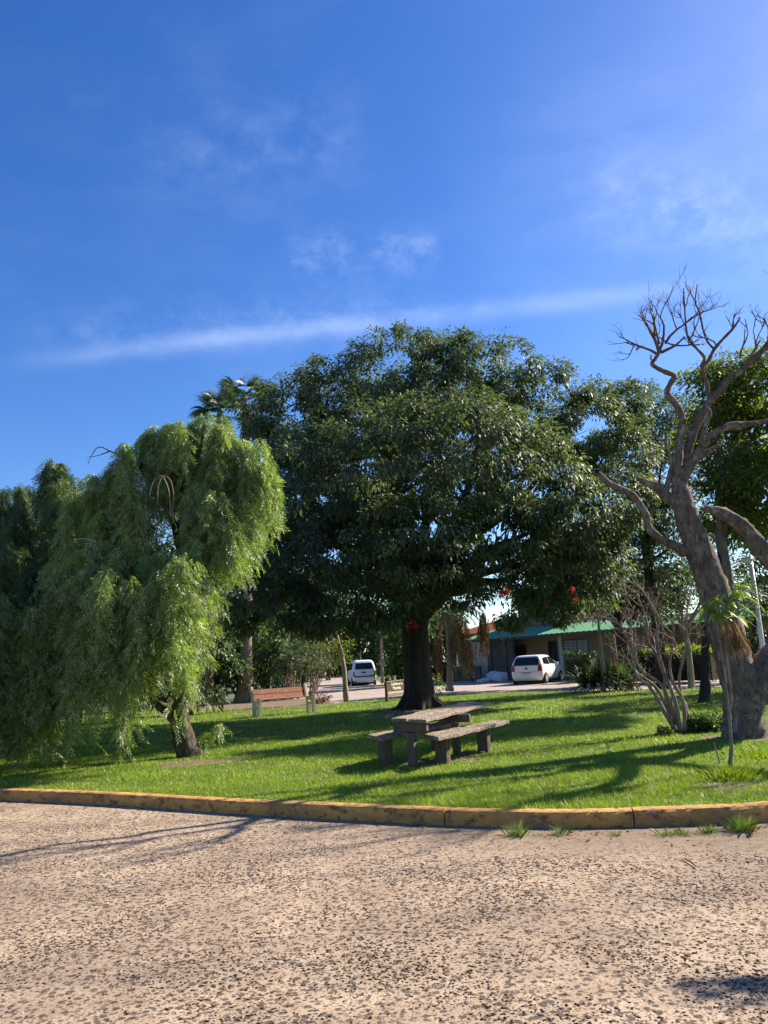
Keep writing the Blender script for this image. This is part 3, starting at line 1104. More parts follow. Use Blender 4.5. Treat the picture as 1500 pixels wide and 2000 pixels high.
def pane_grid(name, rows, fn, parent, mat, ncol=12):
    vs, fs = [], []
    for z, lo, hi in rows:
        for k in range(ncol + 1):
            vs.append(fn(lo + (hi - lo) * k / ncol, z))
    w_ = ncol + 1
    for i in range(len(rows) - 1):
        for k in range(ncol):
            fs.append((i * w_ + k, i * w_ + k + 1, (i + 1) * w_ + k + 1, (i + 1) * w_ + k))
    mb = MB()
    mb.add(vs, fs)
    return mb.build(name, mat, parent, smooth=True, local=True)


def side_pane(name, levels, pts, sgn, parent, mat):
    """outline given as (x, z) laid on the flank"""
    def fn(x_, z_):
        xr, xf, hw, cr, cf = lv(levels, z_)
        ex = 0.0
        if x_ > xf - cf:
            d = min(x_ - (xf - cf), cf * 0.999)
            ex = cf - math.sqrt(max(cf * cf - d * d, 0))
        if x_ < xr + cr:
            d = min((xr + cr) - x_, cr * 0.999)
            ex = cr - math.sqrt(max(cr * cr - d * d, 0))
        return (x_, sgn * (hw - ex + 0.008), z_)
    return pane_grid(name, poly_rows(pts), fn, parent, mat)


def end_pane(name, levels, pts, parent, mat, front=False, off=0.008):
    """outline given as (y, z) laid on the tail or nose"""
    def fn(y_, z_):
        xr, xf, hw, cr, cf = lv(levels, z_)
        c_ = cf if front else cr
        ex = 0.0
        if abs(y_) > hw - c_:
            d = min(abs(y_) - (hw - c_), c_ * 0.999)
            ex = c_ - math.sqrt(max(c_ * c_ - d * d, 0))
        return ((xf - ex + off) if front else (xr + ex - off), y_, z_)
    return pane_grid(name, poly_rows(pts), fn, parent, mat)


def wheel(parent, x_, y_, r, wd):
    mb = MB()
    prof_ = [(-wd / 2, r * 0.6), (-wd / 2, r * 0.93), (-wd * 0.35, r), (wd * 0.35, r), (wd / 2, r * 0.93), (wd / 2, r * 0.6)]
    vs, fs, n = [], [], 28
    for k in range(n):
        a = 2 * math.pi * k / n
        vs += [(x_ + q * math.cos(a), y_ + o_, r + q * math.sin(a)) for o_, q in prof_]
    for k in range(n):
        for q in range(5):
            fs.append((k * 6 + q, k * 6 + q + 1, ((k + 1) % n) * 6 + q + 1, ((k + 1) % n) * 6 + q))
    mb.add(vs, fs)
    w_ = mb.build('wheel', M['tyre'], parent, local=True, smooth=True)
    mb = MB()
    sg_ = 1 if y_ > 0 else -1
    mb.tube([(x_, y_ + sg_ * wd * 0.30, r), (x_, y_ + sg_ * wd * 0.48, r)], [r * 0.62, r * 0.62], 28)
    mb.tube([(x_, y_ + sg_ * wd * 0.48, r), (x_, y_ + sg_ * wd * 0.54, r)], [r * 0.16, r * 0.12], 12)
    for k in range(6):
        a = 2 * math.pi * k / 6
        mb.box((x_ + math.cos(a) * r * 0.36, y_ + sg_ * wd * 0.49, r + math.sin(a) * r * 0.36), (r * 0.46, 0.02, 0.045),
               R=np.array(Matrix.Rotation(-a, 3, 'Y')))
    mb.build('rim', M['rim'], w_, local=True)
    return w_


def arch(parent, x_, y_, r):
    mb = MB()
    sg_ = 1 if y_ > 0 else -1
    mb.tube([(x_, y_ - sg_ * 0.10, r * 0.98), (x_, y_, r * 0.98)], [r * 1.17, r * 1.17], 28)
    return mb.build('wheel_arch', M['black'], parent, local=True)


# -- small white hatchback
cp = at(1033, 1337, -0.014)
hd = rad(90 - 29)
cp = at(1026, 1337, -0.014)
hb = thing('parked_hatchback', 'small white hatchback parked in front of the house with the green awning', 'car', (cp[0] + 0.1, cp[1], -0.014), rz=hd)
HL = [(0.06, 3.40, 0.72, 0.16, 0.3, 0.19), (0.0, 3.50, 0.79, 0.20, 0.36, 0.34), (-0.02, 3.54, 0.815, 0.22, 0.38, 0.50), (0.0, 3.52, 0.82, 0.20, 0.38, 0.64), (0.05, 3.40, 0.82, 0.17, 0.36, 0.80),
      (0.07, 3.15, 0.805, 0.15, 0.34, 0.90), (0.08, 2.72, 0.79, 0.14, 0.26, 0.97), (0.13, 2.50, 0.76, 0.14, 0.22, 1.08), (0.20, 2.24, 0.715, 0.14, 0.2, 1.22), (0.28, 1.98, 0.66, 0.15, 0.2, 1.35),
      (0.34, 1.80, 0.61, 0.16, 0.2, 1.43), (0.48, 1.62, 0.50, 0.18, 0.2, 1.465), (0.75, 1.40, 0.30, 0.14, 0.14, 1.48)]
car_body([(a, b2, c2, d2, e2, z2) for a, b2, c2, d2, e2, z2 in HL], M['white_paint'], hb)
end_pane('rear_window', HL, [(-0.66, 0.96), (0.66, 0.96), (0.62, 1.30), (0.50, 1.37), (-0.50, 1.37), (-0.62, 1.30)], hb, M['glass'])
end_pane('windscreen', HL, [(-0.66, 1.02), (0.66, 1.02), (0.56, 1.38), (-0.56, 1.38)], hb, M['glass'], True, 0.012)
for s_ in (-1, 1):
    side_pane('side_window', HL, [(0.42, 0.97), (1.30, 0.96), (1.30, 1.36), (0.62, 1.34), (0.46, 1.22)], s_, hb, M['glass'])
    side_pane('side_window', HL, [(1.36, 0.96), (2.42, 0.95), (1.98, 1.28), (1.74, 1.36), (1.36, 1.36)], s_, hb, M['glass'])
    end_pane('tail_light', HL, [(s_ * 0.80, 0.66), (s_ * 0.60, 0.66), (s_ * 0.62, 0.95), (s_ * 0.735, 1.00)][::s_], hb, M['red_light'], False, 0.012)
    for x_ in (0.55, 2.95):
        arch(hb, x_, s_ * 0.815, 0.285)
        wheel(hb, x_, s_ * 0.765, 0.285, 0.175)
    mb = MB()
    mb.box((2.32, s_ * 0.86, 0.99), (0.13, 0.17, 0.12))
    mb.build('wing_mirror', M['white_paint'], hb, local=True, bevel=0.03)
    mb = MB()
    mb.box((1.55, s_ * 0.815, 0.80), (0.16, 0.02, 0.03))
    mb.build('door_handle', M['white_paint'], hb, local=True)
    mb = MB()
    mb.box((1.33, s_ * 0.8175, 0.62), (0.012, 0.006, 0.60))
    mb.build('door_gap', M['black'], hb, local=True)
end_pane('number_plate', HL, [(-0.22, 0.475), (0.22, 0.475), (0.22, 0.575), (-0.22, 0.575)], hb, M['plate'])
end_pane('plate_recess', HL, [(-0.28, 0.58), (0.28, 0.58), (0.28, 0.605), (-0.28, 0.605)], hb, M['black'])
end_pane('bumper_gap', HL, [(-0.66, 0.625), (0.66, 0.625), (0.66, 0.635), (-0.66, 0.635)], hb, M['black'])
mb = MB()
mb.tube([(0.045, 0, 0.80), (0.02, 0, 0.80)], [0.06, 0.055], 20)
mb.build('round_badge', M['metal_dark'], hb, local=True)
mb = MB()
mb.box((0.045, 0, 0.965), (0.02, 1.30, 0.018))
mb.build('tailgate_trim', M['black'], hb, local=True)
mb = MB()
mb.box((1.75, 0, 0.15), (3.2, 1.40, 0.16))
mb.build('underbody', M['black'], hb, local=True)

hb.scale = (1.07, 1.07, 1.02)

# -- white van
vp = at(713, 1339, -0.014)
vd = rad(90 + 9)
vn = thing('parked_van', 'white van seen from behind on the road beyond the lawn', 'van', (vp[0], vp[1], -0.014), rz=vd)
VL = [(0.10, 3.9, 0.76, 0.12, 0.3, 0.22), (0.04, 4.05, 0.83, 0.14, 0.36, 0.38), (0.02, 4.10, 0.845, 0.15, 0.38, 0.60), (0.04, 4.05, 0.85, 0.14, 0.38, 0.85), (0.07, 3.7, 0.84, 0.13, 0.34, 1.00),
      (0.10, 3.2, 0.82, 0.13, 0.26, 1.12), (0.16, 2.9, 0.79, 0.14, 0.22, 1.30), (0.23, 2.65, 0.745, 0.15, 0.22, 1.50), (0.30, 2.42, 0.70, 0.17, 0.22, 1.65), (0.40, 2.25, 0.62, 0.2, 0.2, 1.74), (0.65, 2.0, 0.44, 0.18, 0.2, 1.79)]
car_body(VL, M['van_paint'], vn)
end_pane('rear_window', VL, [(-0.64, 1.14), (0.64, 1.14), (0.60, 1.50), (0.53, 1.58), (-0.53, 1.58), (-0.60, 1.50)], vn, M['glass'])
end_pane('windscreen', VL, [(-0.68, 1.16), (0.68, 1.16), (0.60, 1.62), (-0.60, 1.62)], vn, M['glass'], True, 0.012)
for s_ in (-1, 1):
    side_pane('side_window', VL, [(1.75, 1.12), (2.85, 1.12), (2.50, 1.50), (2.35, 1.60), (1.75, 1.60)], s_, vn, M['glass'])
    side_pane('side_window', VL, [(0.45, 1.14), (1.65, 1.12), (1.65, 1.60), (0.50, 1.58)], s_, vn, M['glass'])
    end_pane('tail_light', VL, [(s_ * 0.82, 0.66), (s_ * 0.70, 0.66), (s_ * 0.70, 0.98), (s_ * 0.80, 0.98)][::s_], vn, M['red_light'], False, 0.012)
    for x_ in (0.70, 3.35):
        arch(vn, x_, s_ * 0.845, 0.31)
        wheel(vn, x_, s_ * 0.79, 0.31, 0.18)
    mb = MB()
    mb.box((2.75, s_ * 0.91, 1.16), (0.12, 0.18, 0.20))
    mb.build('wing_mirror', M['black'], vn, local=True, bevel=0.03)
    end_pane('mudflap', VL, [(s_ * 0.78, 0.24), (s_ * 0.60, 0.24), (s_ * 0.60, 0.32), (s_ * 0.80, 0.32)][::s_], vn, M['black'], False, 0.02)
end_pane('rubbing_strip', VL, [(-0.76, 0.60), (0.76, 0.60), (0.76, 0.68), (-0.76, 0.68)], vn, M['black'], False, 0.03)
end_pane('number_plate', VL, [(-0.12, 0.88), (0.20, 0.88), (0.20, 0.97), (-0.12, 0.97)], vn, M['black'])
mb = MB()
mb.tube([(0.9, 0.1, 1.79), (0.75, 0.1, 2.55)], [0.012, 0.006], 6)
mb.build('aerial', M['metal_white'], vn, local=True)
mb = MB()
mb.box((2.0, 0, 0.18), (3.7, 1.45, 0.18))
mb.build('underbody', M['black'], vn, local=True)

# ------------------------------------------------------------------ houses
def frame_axes(A, B):
    """unit along the front, and inward normal (away from the camera)"""
    a = unit((B - A)[:2])
    n_ = np.array([-a[1], a[0]])
    if n_[1] < 0:
        n_ = -n_
    return a, n_


class Front:
    """things laid out along a house front; u along, d outwards (towards the street), z up"""
    def __init__(s, A, B):
        s.A = np.array(A[:2])
        s.a, s.n = frame_axes(np.array(A), np.array(B))
        s.L = float(np.linalg.norm((np.array(B) - np.array(A))[:2]))
        s.rz = math.atan2(s.a[1], s.a[0])

    def box(s, mb, u0, u1, d0, d1, z0, z1):
        c_ = s.A + s.a * (u0 + u1) / 2 - s.n * (d0 + d1) / 2
        mb.box((*c_, (z0 + z1) / 2), (abs(u1 - u0), abs(d1 - d0), z1 - z0), s.rz)

    def p(s, u, d, z):
        return np.array([*(s.A + s.a * u - s.n * d), z])

    def u_of(s, px_, py_=1290):
        v = ray(px_, py_)
        # intersect the ground ray direction with the front line
        Mx = np.array([[s.a[0], -v[0]], [s.a[1], -v[1]]])
        u, _k = np.linalg.solve(Mx, -s.A)
        return float(u)


HA, HB = atd(962, 1300, 55.5), atd(1560, 1290, 40.0)
FH = Front(HA, HB)
hs_ = thing('awning_house', 'low tan house with a long green sheet awning and barred windows', 'house', (*FH.A, 0))


def wall_with_holes(F_, name, mat, parent, L0, L1, H, holes, th=0.2, z0=-0.02):
    """a wall cut into strips round its openings (u0,u1,z0,z1)"""
    mb = MB()
    us = sorted(set([L0, L1] + [h[0] for h in holes] + [h[1] for h in holes]))
    for a, b2 in zip(us[:-1], us[1:]):
        um = (a + b2) / 2
        hh = sorted([h for h in holes if h[0] <= um <= h[1]], key=lambda h: h[2])
        z_ = z0
        for h in hh:
            if h[2] > z_:
                F_.box(mb, a, b2, 0, -th, z_, h[2])
            z_ = h[3]
        if z_ < H:
            F_.box(mb, a, b2, 0, -th, z_, H)
    return mb.build(name, mat, parent)


def barred_window(F_, u0, u1, z0, z1, parent, nb=7, framemat='blue_frame', pane='shutter'):
    mb = MB()
    t_ = 0.06
    F_.box(mb, u0 - t_, u1 + t_, 0.03, -0.06, z1, z1 + t_)
    F_.box(mb, u0 - t_, u1 + t_, 0.03, -0.06, z0 - t_, z0)
    F_.box(mb, u0 - t_, u0, 0.032, -0.06, z0, z1)
    F_.box(mb, u1, u1 + t_, 0.032, -0.06, z0, z1)
    F_.box(mb, (u0 + u1) / 2 - 0.03, (u0 + u1) / 2 + 0.03, 0.0, -0.06, z0, z1)
    w_ = mb.build('window', M[framemat], parent)
    mb = MB()
    F_.box(mb, u0, u1, -0.09, -0.11, z0, z1)
    mb.build('pane', M[pane], w_)
    mb = MB()
    for k in range(nb):
        zz = z0 + (z1 - z0) * (k + 0.5) / nb
        F_.box(mb, u0, u1, 0.07, 0.05, zz - 0.012, zz + 0.012)
    for k in range(5):
        uu = u0 + (u1 - u0) * (k + 0.5) / 5
        F_.box(mb, uu - 0.012, uu + 0.012, 0.05, 0.035, z0, z1)
    mb.build('window_bars', M['metal_white'] if pane == 'shutter' else M['metal_dark'], w_)


uw0, uw1 = FH.u_of(1104), FH.u_of(1152)
uv0, uv1 = FH.u_of(1074), FH.u_of(1090)
ud0, ud1 = FH.u_of(1002), FH.u_of(1030)
ue0, ue1 = FH.u_of(1203), FH.u_of(1232)
holes = [(uw0, uw1, 1.05, 2.25), (uv0, uv1, 0.95, 2.25), (ud0, ud1, -0.02, 2.15), (ue0, ue1, -0.02, 2.15)]
wall_with_holes(FH, 'wall', M['wall_tan'], hs_, 0, FH.L, 2.9, holes)
barred_window(FH, uw0, uw1, 1.05, 2.25, hs_)
barred_window(FH, uv0, uv1, 0.95, 2.25, hs_, pane='glass')
for a_, b_ in ((ud0, ud1), (ue0, ue1)):
    mb = MB()
    FH.box(mb, a_ + 0.02, b_ - 0.02, -0.08, -0.13, 0.0, 2.13)
    dr = mb.build('door', M['door'], hs_)
    mb = MB()
    FH.box(mb, b_ - 0.16, b_ - 0.12, -0.04, -0.08, 1.0, 1.14)
    mb.build('handle', M['metal_dark'], dr)
mb = MB()
FH.box(mb, uv1 + 0.15, uv1 + 0.42, 0.02, -0.0, 0, 2.9)
mb.build('pilaster', M['wall_white'], hs_)
mb = MB()
FH.box(mb, 0, FH.L, -7, -6.8, 0, 2.9)
FH.box(mb, 0, 0.2, -0.2, -6.8, 0, 2.9)
FH.box(mb, FH.L - 0.2, FH.L, -0.2, -6.8, 0, 2.9)
mb.build('rear_wall', M['wall_tan'], hs_)
mb = MB()
FH.box(mb, -0.2, FH.L + 0.2, 0.003, -7.1, 2.9, 3.05)
mb.build('roof_slab', M['wall_grey'], hs_)
# awning: corrugated sheet sloping to the street
mb = MB()
nn_ = int(FH.L / 0.19)
vs, fs = [], []
for i in range(nn_ + 1):
    u = -0.3 + (FH.L + 0.3) * i / nn_
    dz = 0.02 * (1 if i % 2 else -1)
    vs += [FH.p(u, 0.0, 3.26 + dz), FH.p(u, 2.5, 2.68 + dz), FH.p(u, 0.0, 3.23 + dz), FH.p(u, 2.5, 2.65 + dz)]
for i in range(nn_):
    a = i * 4
    fs += [(a, a + 1, a + 5, a + 4), (a + 2, a + 6, a + 7, a + 3), (a + 1, a + 3, a + 7, a + 5)]
mb.add(vs, fs)
mb.build('awning', M['green_roof'], hs_)
mb = MB()
FH.box(mb, -0.3, FH.L, 2.46, 2.40, 2.50, 2.645)
mb.build('awning_beam', M['metal_dark'], hs_)
for pxp in (966, 1008, 1037, 1255):
    u = FH.u_of(pxp)
    mb = MB()
    FH.box(mb, u - 0.05, u + 0.05, 2.39, 2.29, -0.02, 2.45)
    mb.build('awning_post', M['metal_dark'], hs_)
# upper storey set back
mb = MB()
u0_, u1_ = FH.u_of(996), FH.u_of(1120)
FH.box(mb, u0_, u1_, -1.2, -6.7, 3.05, 5.7)
up_ = mb.build('upper_storey', M['wall_brown'], hs_)
mb = MB()
FH.box(mb, (u0_ + u1_) / 2 - 0.6, (u0_ + u1_) / 2 + 0.6, -1.17, -1.20, 3.9, 4.9)
mb.build('upper_window', M['glass'], up_)
mb = MB()
FH.box(mb, u0_ - 0.2, u1_ + 0.2, -1.0, -6.9, 5.7, 5.85)
mb.build('upper_roof', M['wall_grey'], up_)

# white house with an orange tile roof, left of it
WA, WB = atd(893, 1290, 62.0), atd(975, 1290, 56.0)
FW = Front(WA, WB)
wh = thing('tiled_house', 'white house with an orange tile roof behind the palm', 'house', (*FW.A, 0))
dq0, dq1 = FW.u_of(915), FW.u_of(926)
wall_with_holes(FW, 'wall', M['wall_white'], wh, -0.2, FW.L + 1.5, 3.2, [(dq0, dq1, 0.7, 2.75)])
mb = MB()
FW.box(mb, dq0 + 0.02, dq1 - 0.02, -0.06, -0.12, 0.7, 2.73)
mb.build('door', M['door'], wh)
mb = MB()
FW.box(mb, dq1 + 0.02, dq1 + 0.30, 0.06, 0.0, 0.7, 2.9)
mb.build('pilaster', M['wall_white'], wh)
mb = MB()
FW.box(mb, -0.2, 0.0, -0.2, -8, 0, 3.2)
mb.build('side_wall', M['wall_white'], wh)
mb = MB()
FW.box(mb, FW.L + 1.3, FW.L + 1.5, -0.2, -8, 0, 3.2)
mb.build('side_wall', M['wall_white'], wh)
mb = MB()
ro = [FW.p(-0.6, 0.5, 3.15), FW.p(FW.L + 1.9, 0.5, 3.15), FW.p(FW.L + 1.9, -4.2, 4.25), FW.p(-0.6, -4.2, 4.25), FW.p(-0.6, -8.6, 3.15), FW.p(FW.L + 1.9, -8.6, 3.15)]
ro2 = [q - np.array([0, 0, 0.14]) for q in ro]
mb.add(ro + ro2, [(0, 1, 2, 3), (3, 2, 5, 4), (6, 9, 8, 7), (9, 10, 11, 8), (0, 6, 7, 1), (0, 3, 9, 6), (1, 7, 8, 2), (3, 4, 10, 9), (2, 8, 11, 5), (4, 5, 11, 10)])
rf = mb.build('roof', M['tile'], wh)
mb = MB()
for i in range(int((FW.L + 2.5) / 0.24)):
    u = -0.55 + 0.24 * i
    mb.tube([FW.p(u, 0.52, 3.17), FW.p(u, -4.2, 4.28)], [0.07, 0.07], 6)
mb.build('tile_row', M['tile'], rf)
mb = MB()
FW.box(mb, -0.4, FW.L + 1.2, 2.2, 2.05, -0.02, 0.95)
mb.build('ramp_wall', M['wall_grey'], wh)
# garden wall closing the carport
GA, GB = atd(952, 1290, 54.5), atd(1004, 1290, 52.5)
FG = Front(GA, GB)
gw = thing('carport_wall', 'grey rendered wall at the back of the dark carport', 'wall', (*FG.A, 0))
mb = MB()
FG.box(mb, 0, FG.L, 0, -0.2, -0.02, 2.5)
mb.build('panel', M['wall_grey'], gw)
mb = MB()
FG.box(mb, -0.02, FG.L + 0.02, 0.03, -0.23, 2.5, 2.58)
mb.build('coping', M['wall_grey'], gw)

# far white house at the right
RA, RB = atd(1440, 1290, 60.0), atd(1640, 1290, 50.0)
FR = Front(RA, RB)
rh = thing('white_house', 'pale two storey house glimpsed behind the white lamp post', 'house', (*FR.A, 0))
mb = MB()
FR.box(mb, 0, FR.L, 0, -7, 0, 5.6)
mb.build('wall', M['wall_white'], rh)
mb = MB()
FR.box(mb, -0.3, FR.L + 0.3, 0.3, -7.3, 5.6, 5.8)
mb.build('roof', M['wall_grey'], rh)
mb = MB()
FR.box(mb, FR.u_of(1452), FR.u_of(1462), 0.02, -0.003, 3.2, 4.4)
mb.build('window', M['glass'], rh)

# sacks of rubble by the carport
for i, (px_, py_, s_, lab) in enumerate(((945, 1333, 0.30, 'flat white plastic sack lying left of the post under the awning'),
                                         (966, 1330, 0.42, 'larger full white sack beside the carport post'),
                                         (978, 1331, 0.40, 'full white sack nearest to the hatchback'))):
    q = at(px_, py_, 0)
    bm = bmesh.new()
    bmesh.ops.create_icosphere(bm, subdivisions=3, radius=1)
    for v in bm.verts:
        d = v.co.normalized()
        k = 1 + 0.16 * math.sin(5 * d.x + i) * math.cos(4 * d.y + 2 * i) + 0.12 * math.sin(9 * d.z + 3 * d.x)
        v.co = Vector((d.x * k * s_ * 1.25, d.y * k * s_, max(-0.55, d.z) * k * s_ * (0.55 if i == 0 else 0.9)))
    me = bpy.data.meshes.new('sack')
    bm.to_mesh(me)
    bm.free()
    o = link('rubble_sack', me, None, M['sack'], True)
    o.location = (q[0], q[1], s_ * (0.3 if i == 0 else 0.5))
    tag(o, lab, 'sack', 'sacks by the carport')

# street lamp with a white pole
lp = atd(1493, 1290, 30.0)
sl_ = thing('street_lamp', 'white street lamp post with a grey lamp head behind the bare tree', 'street lamp', (lp[0], lp[1], 0))
ltop = atd(1486, 1085, 30.0)
zt_ = ltop[2]
mb = MB()
mb.tube([(lp[0], lp[1], 0), (lp[0], lp[1], 1.2), (lp[0], lp[1], zt_)], [0.10, 0.095, 0.075], 14)
mb.build('pole', M['metal_white'], sl_, True)
hd_ = atd(1456, 1093, 30.0)
mb = MB()
mb.tube([(lp[0], lp[1], zt_ - 0.05), (lp[0] - 0.3, lp[1], zt_ + 0.05), (hd_[0] + 0.2, lp[1], hd_[2] + 0.08)], [0.04, 0.035, 0.03], 8)
mb.build('arm', M['metal_white'], sl_, True)
mb = MB()
mb.box((hd_[0], lp[1], hd_[2]), (0.52, 0.28, 0.16), taper=0.7)
mb.build('lamp_head', M['metal_white'], sl_, bevel=0.03)


# ------------------------------------------------------------------ trees
def px_blobs(lst, Y):
    """(px, py, radius px, depth offset) -> world spheres"""
    o_ = []
    for x_, y_, r_, dy in lst:
        p = atd(x_, y_, Y + dy)
        o_.append((*p, r_ / FPX * (Y + dy) * 1.03))
    return o_


def limbs(mb, base, tops, r0, split_h, n=10, wig=0.15, rough=0.0):
    for tp in tops:
        a = np.array(base) + np.array([0, 0, split_h]) + np.array([random.gauss(0, 0.05), random.gauss(0, 0.05), random.uniform(-0.3, 0.3)])
        d = (np.array(tp) - a) * 0.85
        L_ = np.linalg.norm(d)
        tp = a + d
        pts = [a - np.array([0, 0, 0.3]), a + d * 0.3 + np.array([random.gauss(0, wig), random.gauss(0, wig), 0.10 * L_]) * 0.6,
               a + d * 0.65 + rand_unit(1)[0] * wig * L_ * 0.3, np.array(tp)]
        rr = [r0 * 0.55, r0 * 0.40, r0 * 0.25, r0 * 0.07]
        Q, S = catmull(pts, rr, 4)
        mb.tube(Q, S, n, rough=rough)
        for k in range(5):
            j = random.randint(3, len(Q) - 2)
            nd = rand_unit(1)[0]
            nd[2] = abs(nd[2]) * 0.6
            nd = unit(nd + unit(d))
            twigs(mb, Q[j], nd, S[j] * 0.55, L_ * random.uniform(0.12, 0.22), 1, 5, 0.5, 0.0, seg=3, jit=0.18)


# -- the big round tree
bt = at(820, 1384, LZ)
bigt = thing('broadleaf_tree', 'big dark green round crowned tree with a thick trunk in the middle of the lawn', 'tree', bt)
BB = px_blobs([(780, 760, 130, 0), (880, 740, 105, 0.5), (960, 745, 100, -0.5), (690, 790, 120, 0.5), (610, 820, 110, 0.5), (555, 810, 75, 1.5), (532, 862, 58, 0), (1040, 800, 110, 0),
               (1120, 850, 100, 0), (1170, 820, 85, 1), (1200, 900, 75, 0), (1180, 980, 90, -1), (560, 960, 95, -1), (520, 1060, 80, -0.5), (500, 1150, 62, 0.5), (640, 930, 120, -3.5),
               (760, 900, 140, -4.5), (900, 890, 140, -4.2), (1030, 930, 115, -3.2), (1110, 1000, 95, -2.5), (980, 1040, 90, -3.5), (700, 1050, 110, -4), (820, 1050, 100, -5), (600, 1090, 90, -3),
               (570, 1180, 62, -1.5), (660, 1170, 72, -2.5), (760, 1165, 62, -3), (1150, 1090, 70, -1), (1080, 1120, 66, -1.5), (1160, 1160, 40, -1), (1010, 1190, 40, -1.5), (1080, 1195, 36, -0.5),
               (700, 860, 120, 3), (850, 830, 130, 3.5), (1000, 870, 115, 3), (600, 1000, 90, 1.0), (560, 1110, 70, -0.5), (1120, 1040, 80, 0.5), (700, 1080, 80, -1), (480, 1205, 34, 1),
               (620, 1215, 32, -1), (720, 1218, 34, -1.5), (900, 1150, 52, -2), (490, 800, 26, 1), (1225, 780, 42, 1.5), (1040, 1120, 60, -0.5), (950, 1110, 55, -1), (1120, 1160, 48, -1), (1050, 1160, 42, -1), (880, 1110, 50, -0.5), (760, 1150, 50, -1)], 25.4)
C, Nn = clump_points(BB, 4.4, 0.74, gap=-0.6, fq=1.7)
kk = C[:, 2] > 2.15
C, Nn = C[kk], Nn[kk]
V, F = leafy(C, Nn, 62, 0.36, 0.14, 0.064, 0.45, 0.3)
mesh_np('crown', V, F, M['leaf_main'], bigt)
mb = MB()
tz = lambda z: bt + np.array([0, 0, z])
tr_pts = [tz(-0.1), tz(0.12), tz(0.4), tz(1.0), tz(1.8), tz(2.6), tz(3.6) + np.array([0.05, 0, 0]), tz(5.0) + np.array([0.25, 0, 0])]
Q, S = catmull(tr_pts, [0.66, 0.58, 0.49, 0.43, 0.41, 0.42, 0.50, 0.30], 4)
mb.tube(Q, S, 22, rough=0.05)
for a_ in range(9):     # root flares
    an = a_ * 0.7 + random.uniform(-0.2, 0.2)
    d = np.array([math.cos(an), math.sin(an), 0])
    rl = random.uniform(0.7, 1.3)
    mb.tube([tz(0.5) + d * 0.32, tz(0.18) + d * 0.52, tz(0.0) + d * 0.52 * (1 + 0.5 * rl), tz(-0.06) + d * (0.6 + 0.6 * rl)], [0.13, 0.13, 0.08, 0.03], 8)
tops = [BB[i][:3] for i in (0, 1, 2, 4, 7, 8, 11, 12, 15, 17, 18, 19, 23, 32, 34, 35, 37, 27)]
limbs(mb, tz(0), tops, 0.42, 3.0, 9, 0.25, 0.04)
mb.build('trunk', M['bark_main'], bigt, True)
for (x_, y_, r_, dy) in ((986, 1155, 12, -5.2), (1118, 1150, 8, -4), (1124, 1170, 7, -4), (806, 1218, 12, -6.2), (704, 1200, 5, -4.6), (1068, 1178, 6, -3.5), (575, 1215, 5, -3.5)):
    p = atd(x_, y_, 25.4 + dy)
    R_ = r_ / FPX * 12.5
    n = 70
    d = rand_unit(n)
    d[:, 2] = -np.abs(d[:, 2]) * 0.6
    Vf, Ff = leaf_quads(np.tile(p, (n, 1)) + d * R_ * 0.35 + RG.normal(0, R_ * 0.35, (n, 3)) * np.array([1, 1, 1.3]), d, R_ * 0.9, R_ * 0.45)
    mesh_np('flower_cluster', Vf, Ff, M['flower_red'], bigt)

# -- pepper tree, drooping strands
pt = at(370, 1478, LZ)
pep = thing('pepper_tree', 'weeping pepper tree with feathery drooping light green foliage at the left', 'tree', pt)
YP = float(pt[1])


def pepper_strands(regions):
    """regions: px, py centre of a dome, radius px, depth offset, strand length px, count"""
    tops_, lens_ = [], []
    dirs_ = []
    for (x_, y_, r_, dy, ln, cnt) in regions:
        c_ = atd(x_, y_, YP + dy)
        R_ = r_ / FPX * YP
        nb = max(4, cnt // 9)
        d0 = rand_unit(nb)
        d0[:, 2] = np.abs(d0[:, 2]) * 1.1 - 0.25
        d0 = nrmz(d0)
        q0 = R_ * (0.55 + 0.56 * RG.random(nb))
        l0 = ln / FPX * YP * (0.35 + 0.90 * RG.random(nb))
        ix = RG.integers(0, nb, int(cnt * 0.62))
        k_ = len(ix)
        d = nrmz(d0[ix] + RG.normal(0, 0.10, (k_, 3)))
        p = c_ + d * (q0[ix] * (1 + RG.normal(0, 0.03, k_)))[:, None]
        tops_.append(p)
        dirs_.append(d)
        lens_.append(l0[ix] * (0.55 + 0.65 * RG.random(k_)))
    return np.concatenate(tops_), np.concatenate(dirs_), np.concatenate(lens_)


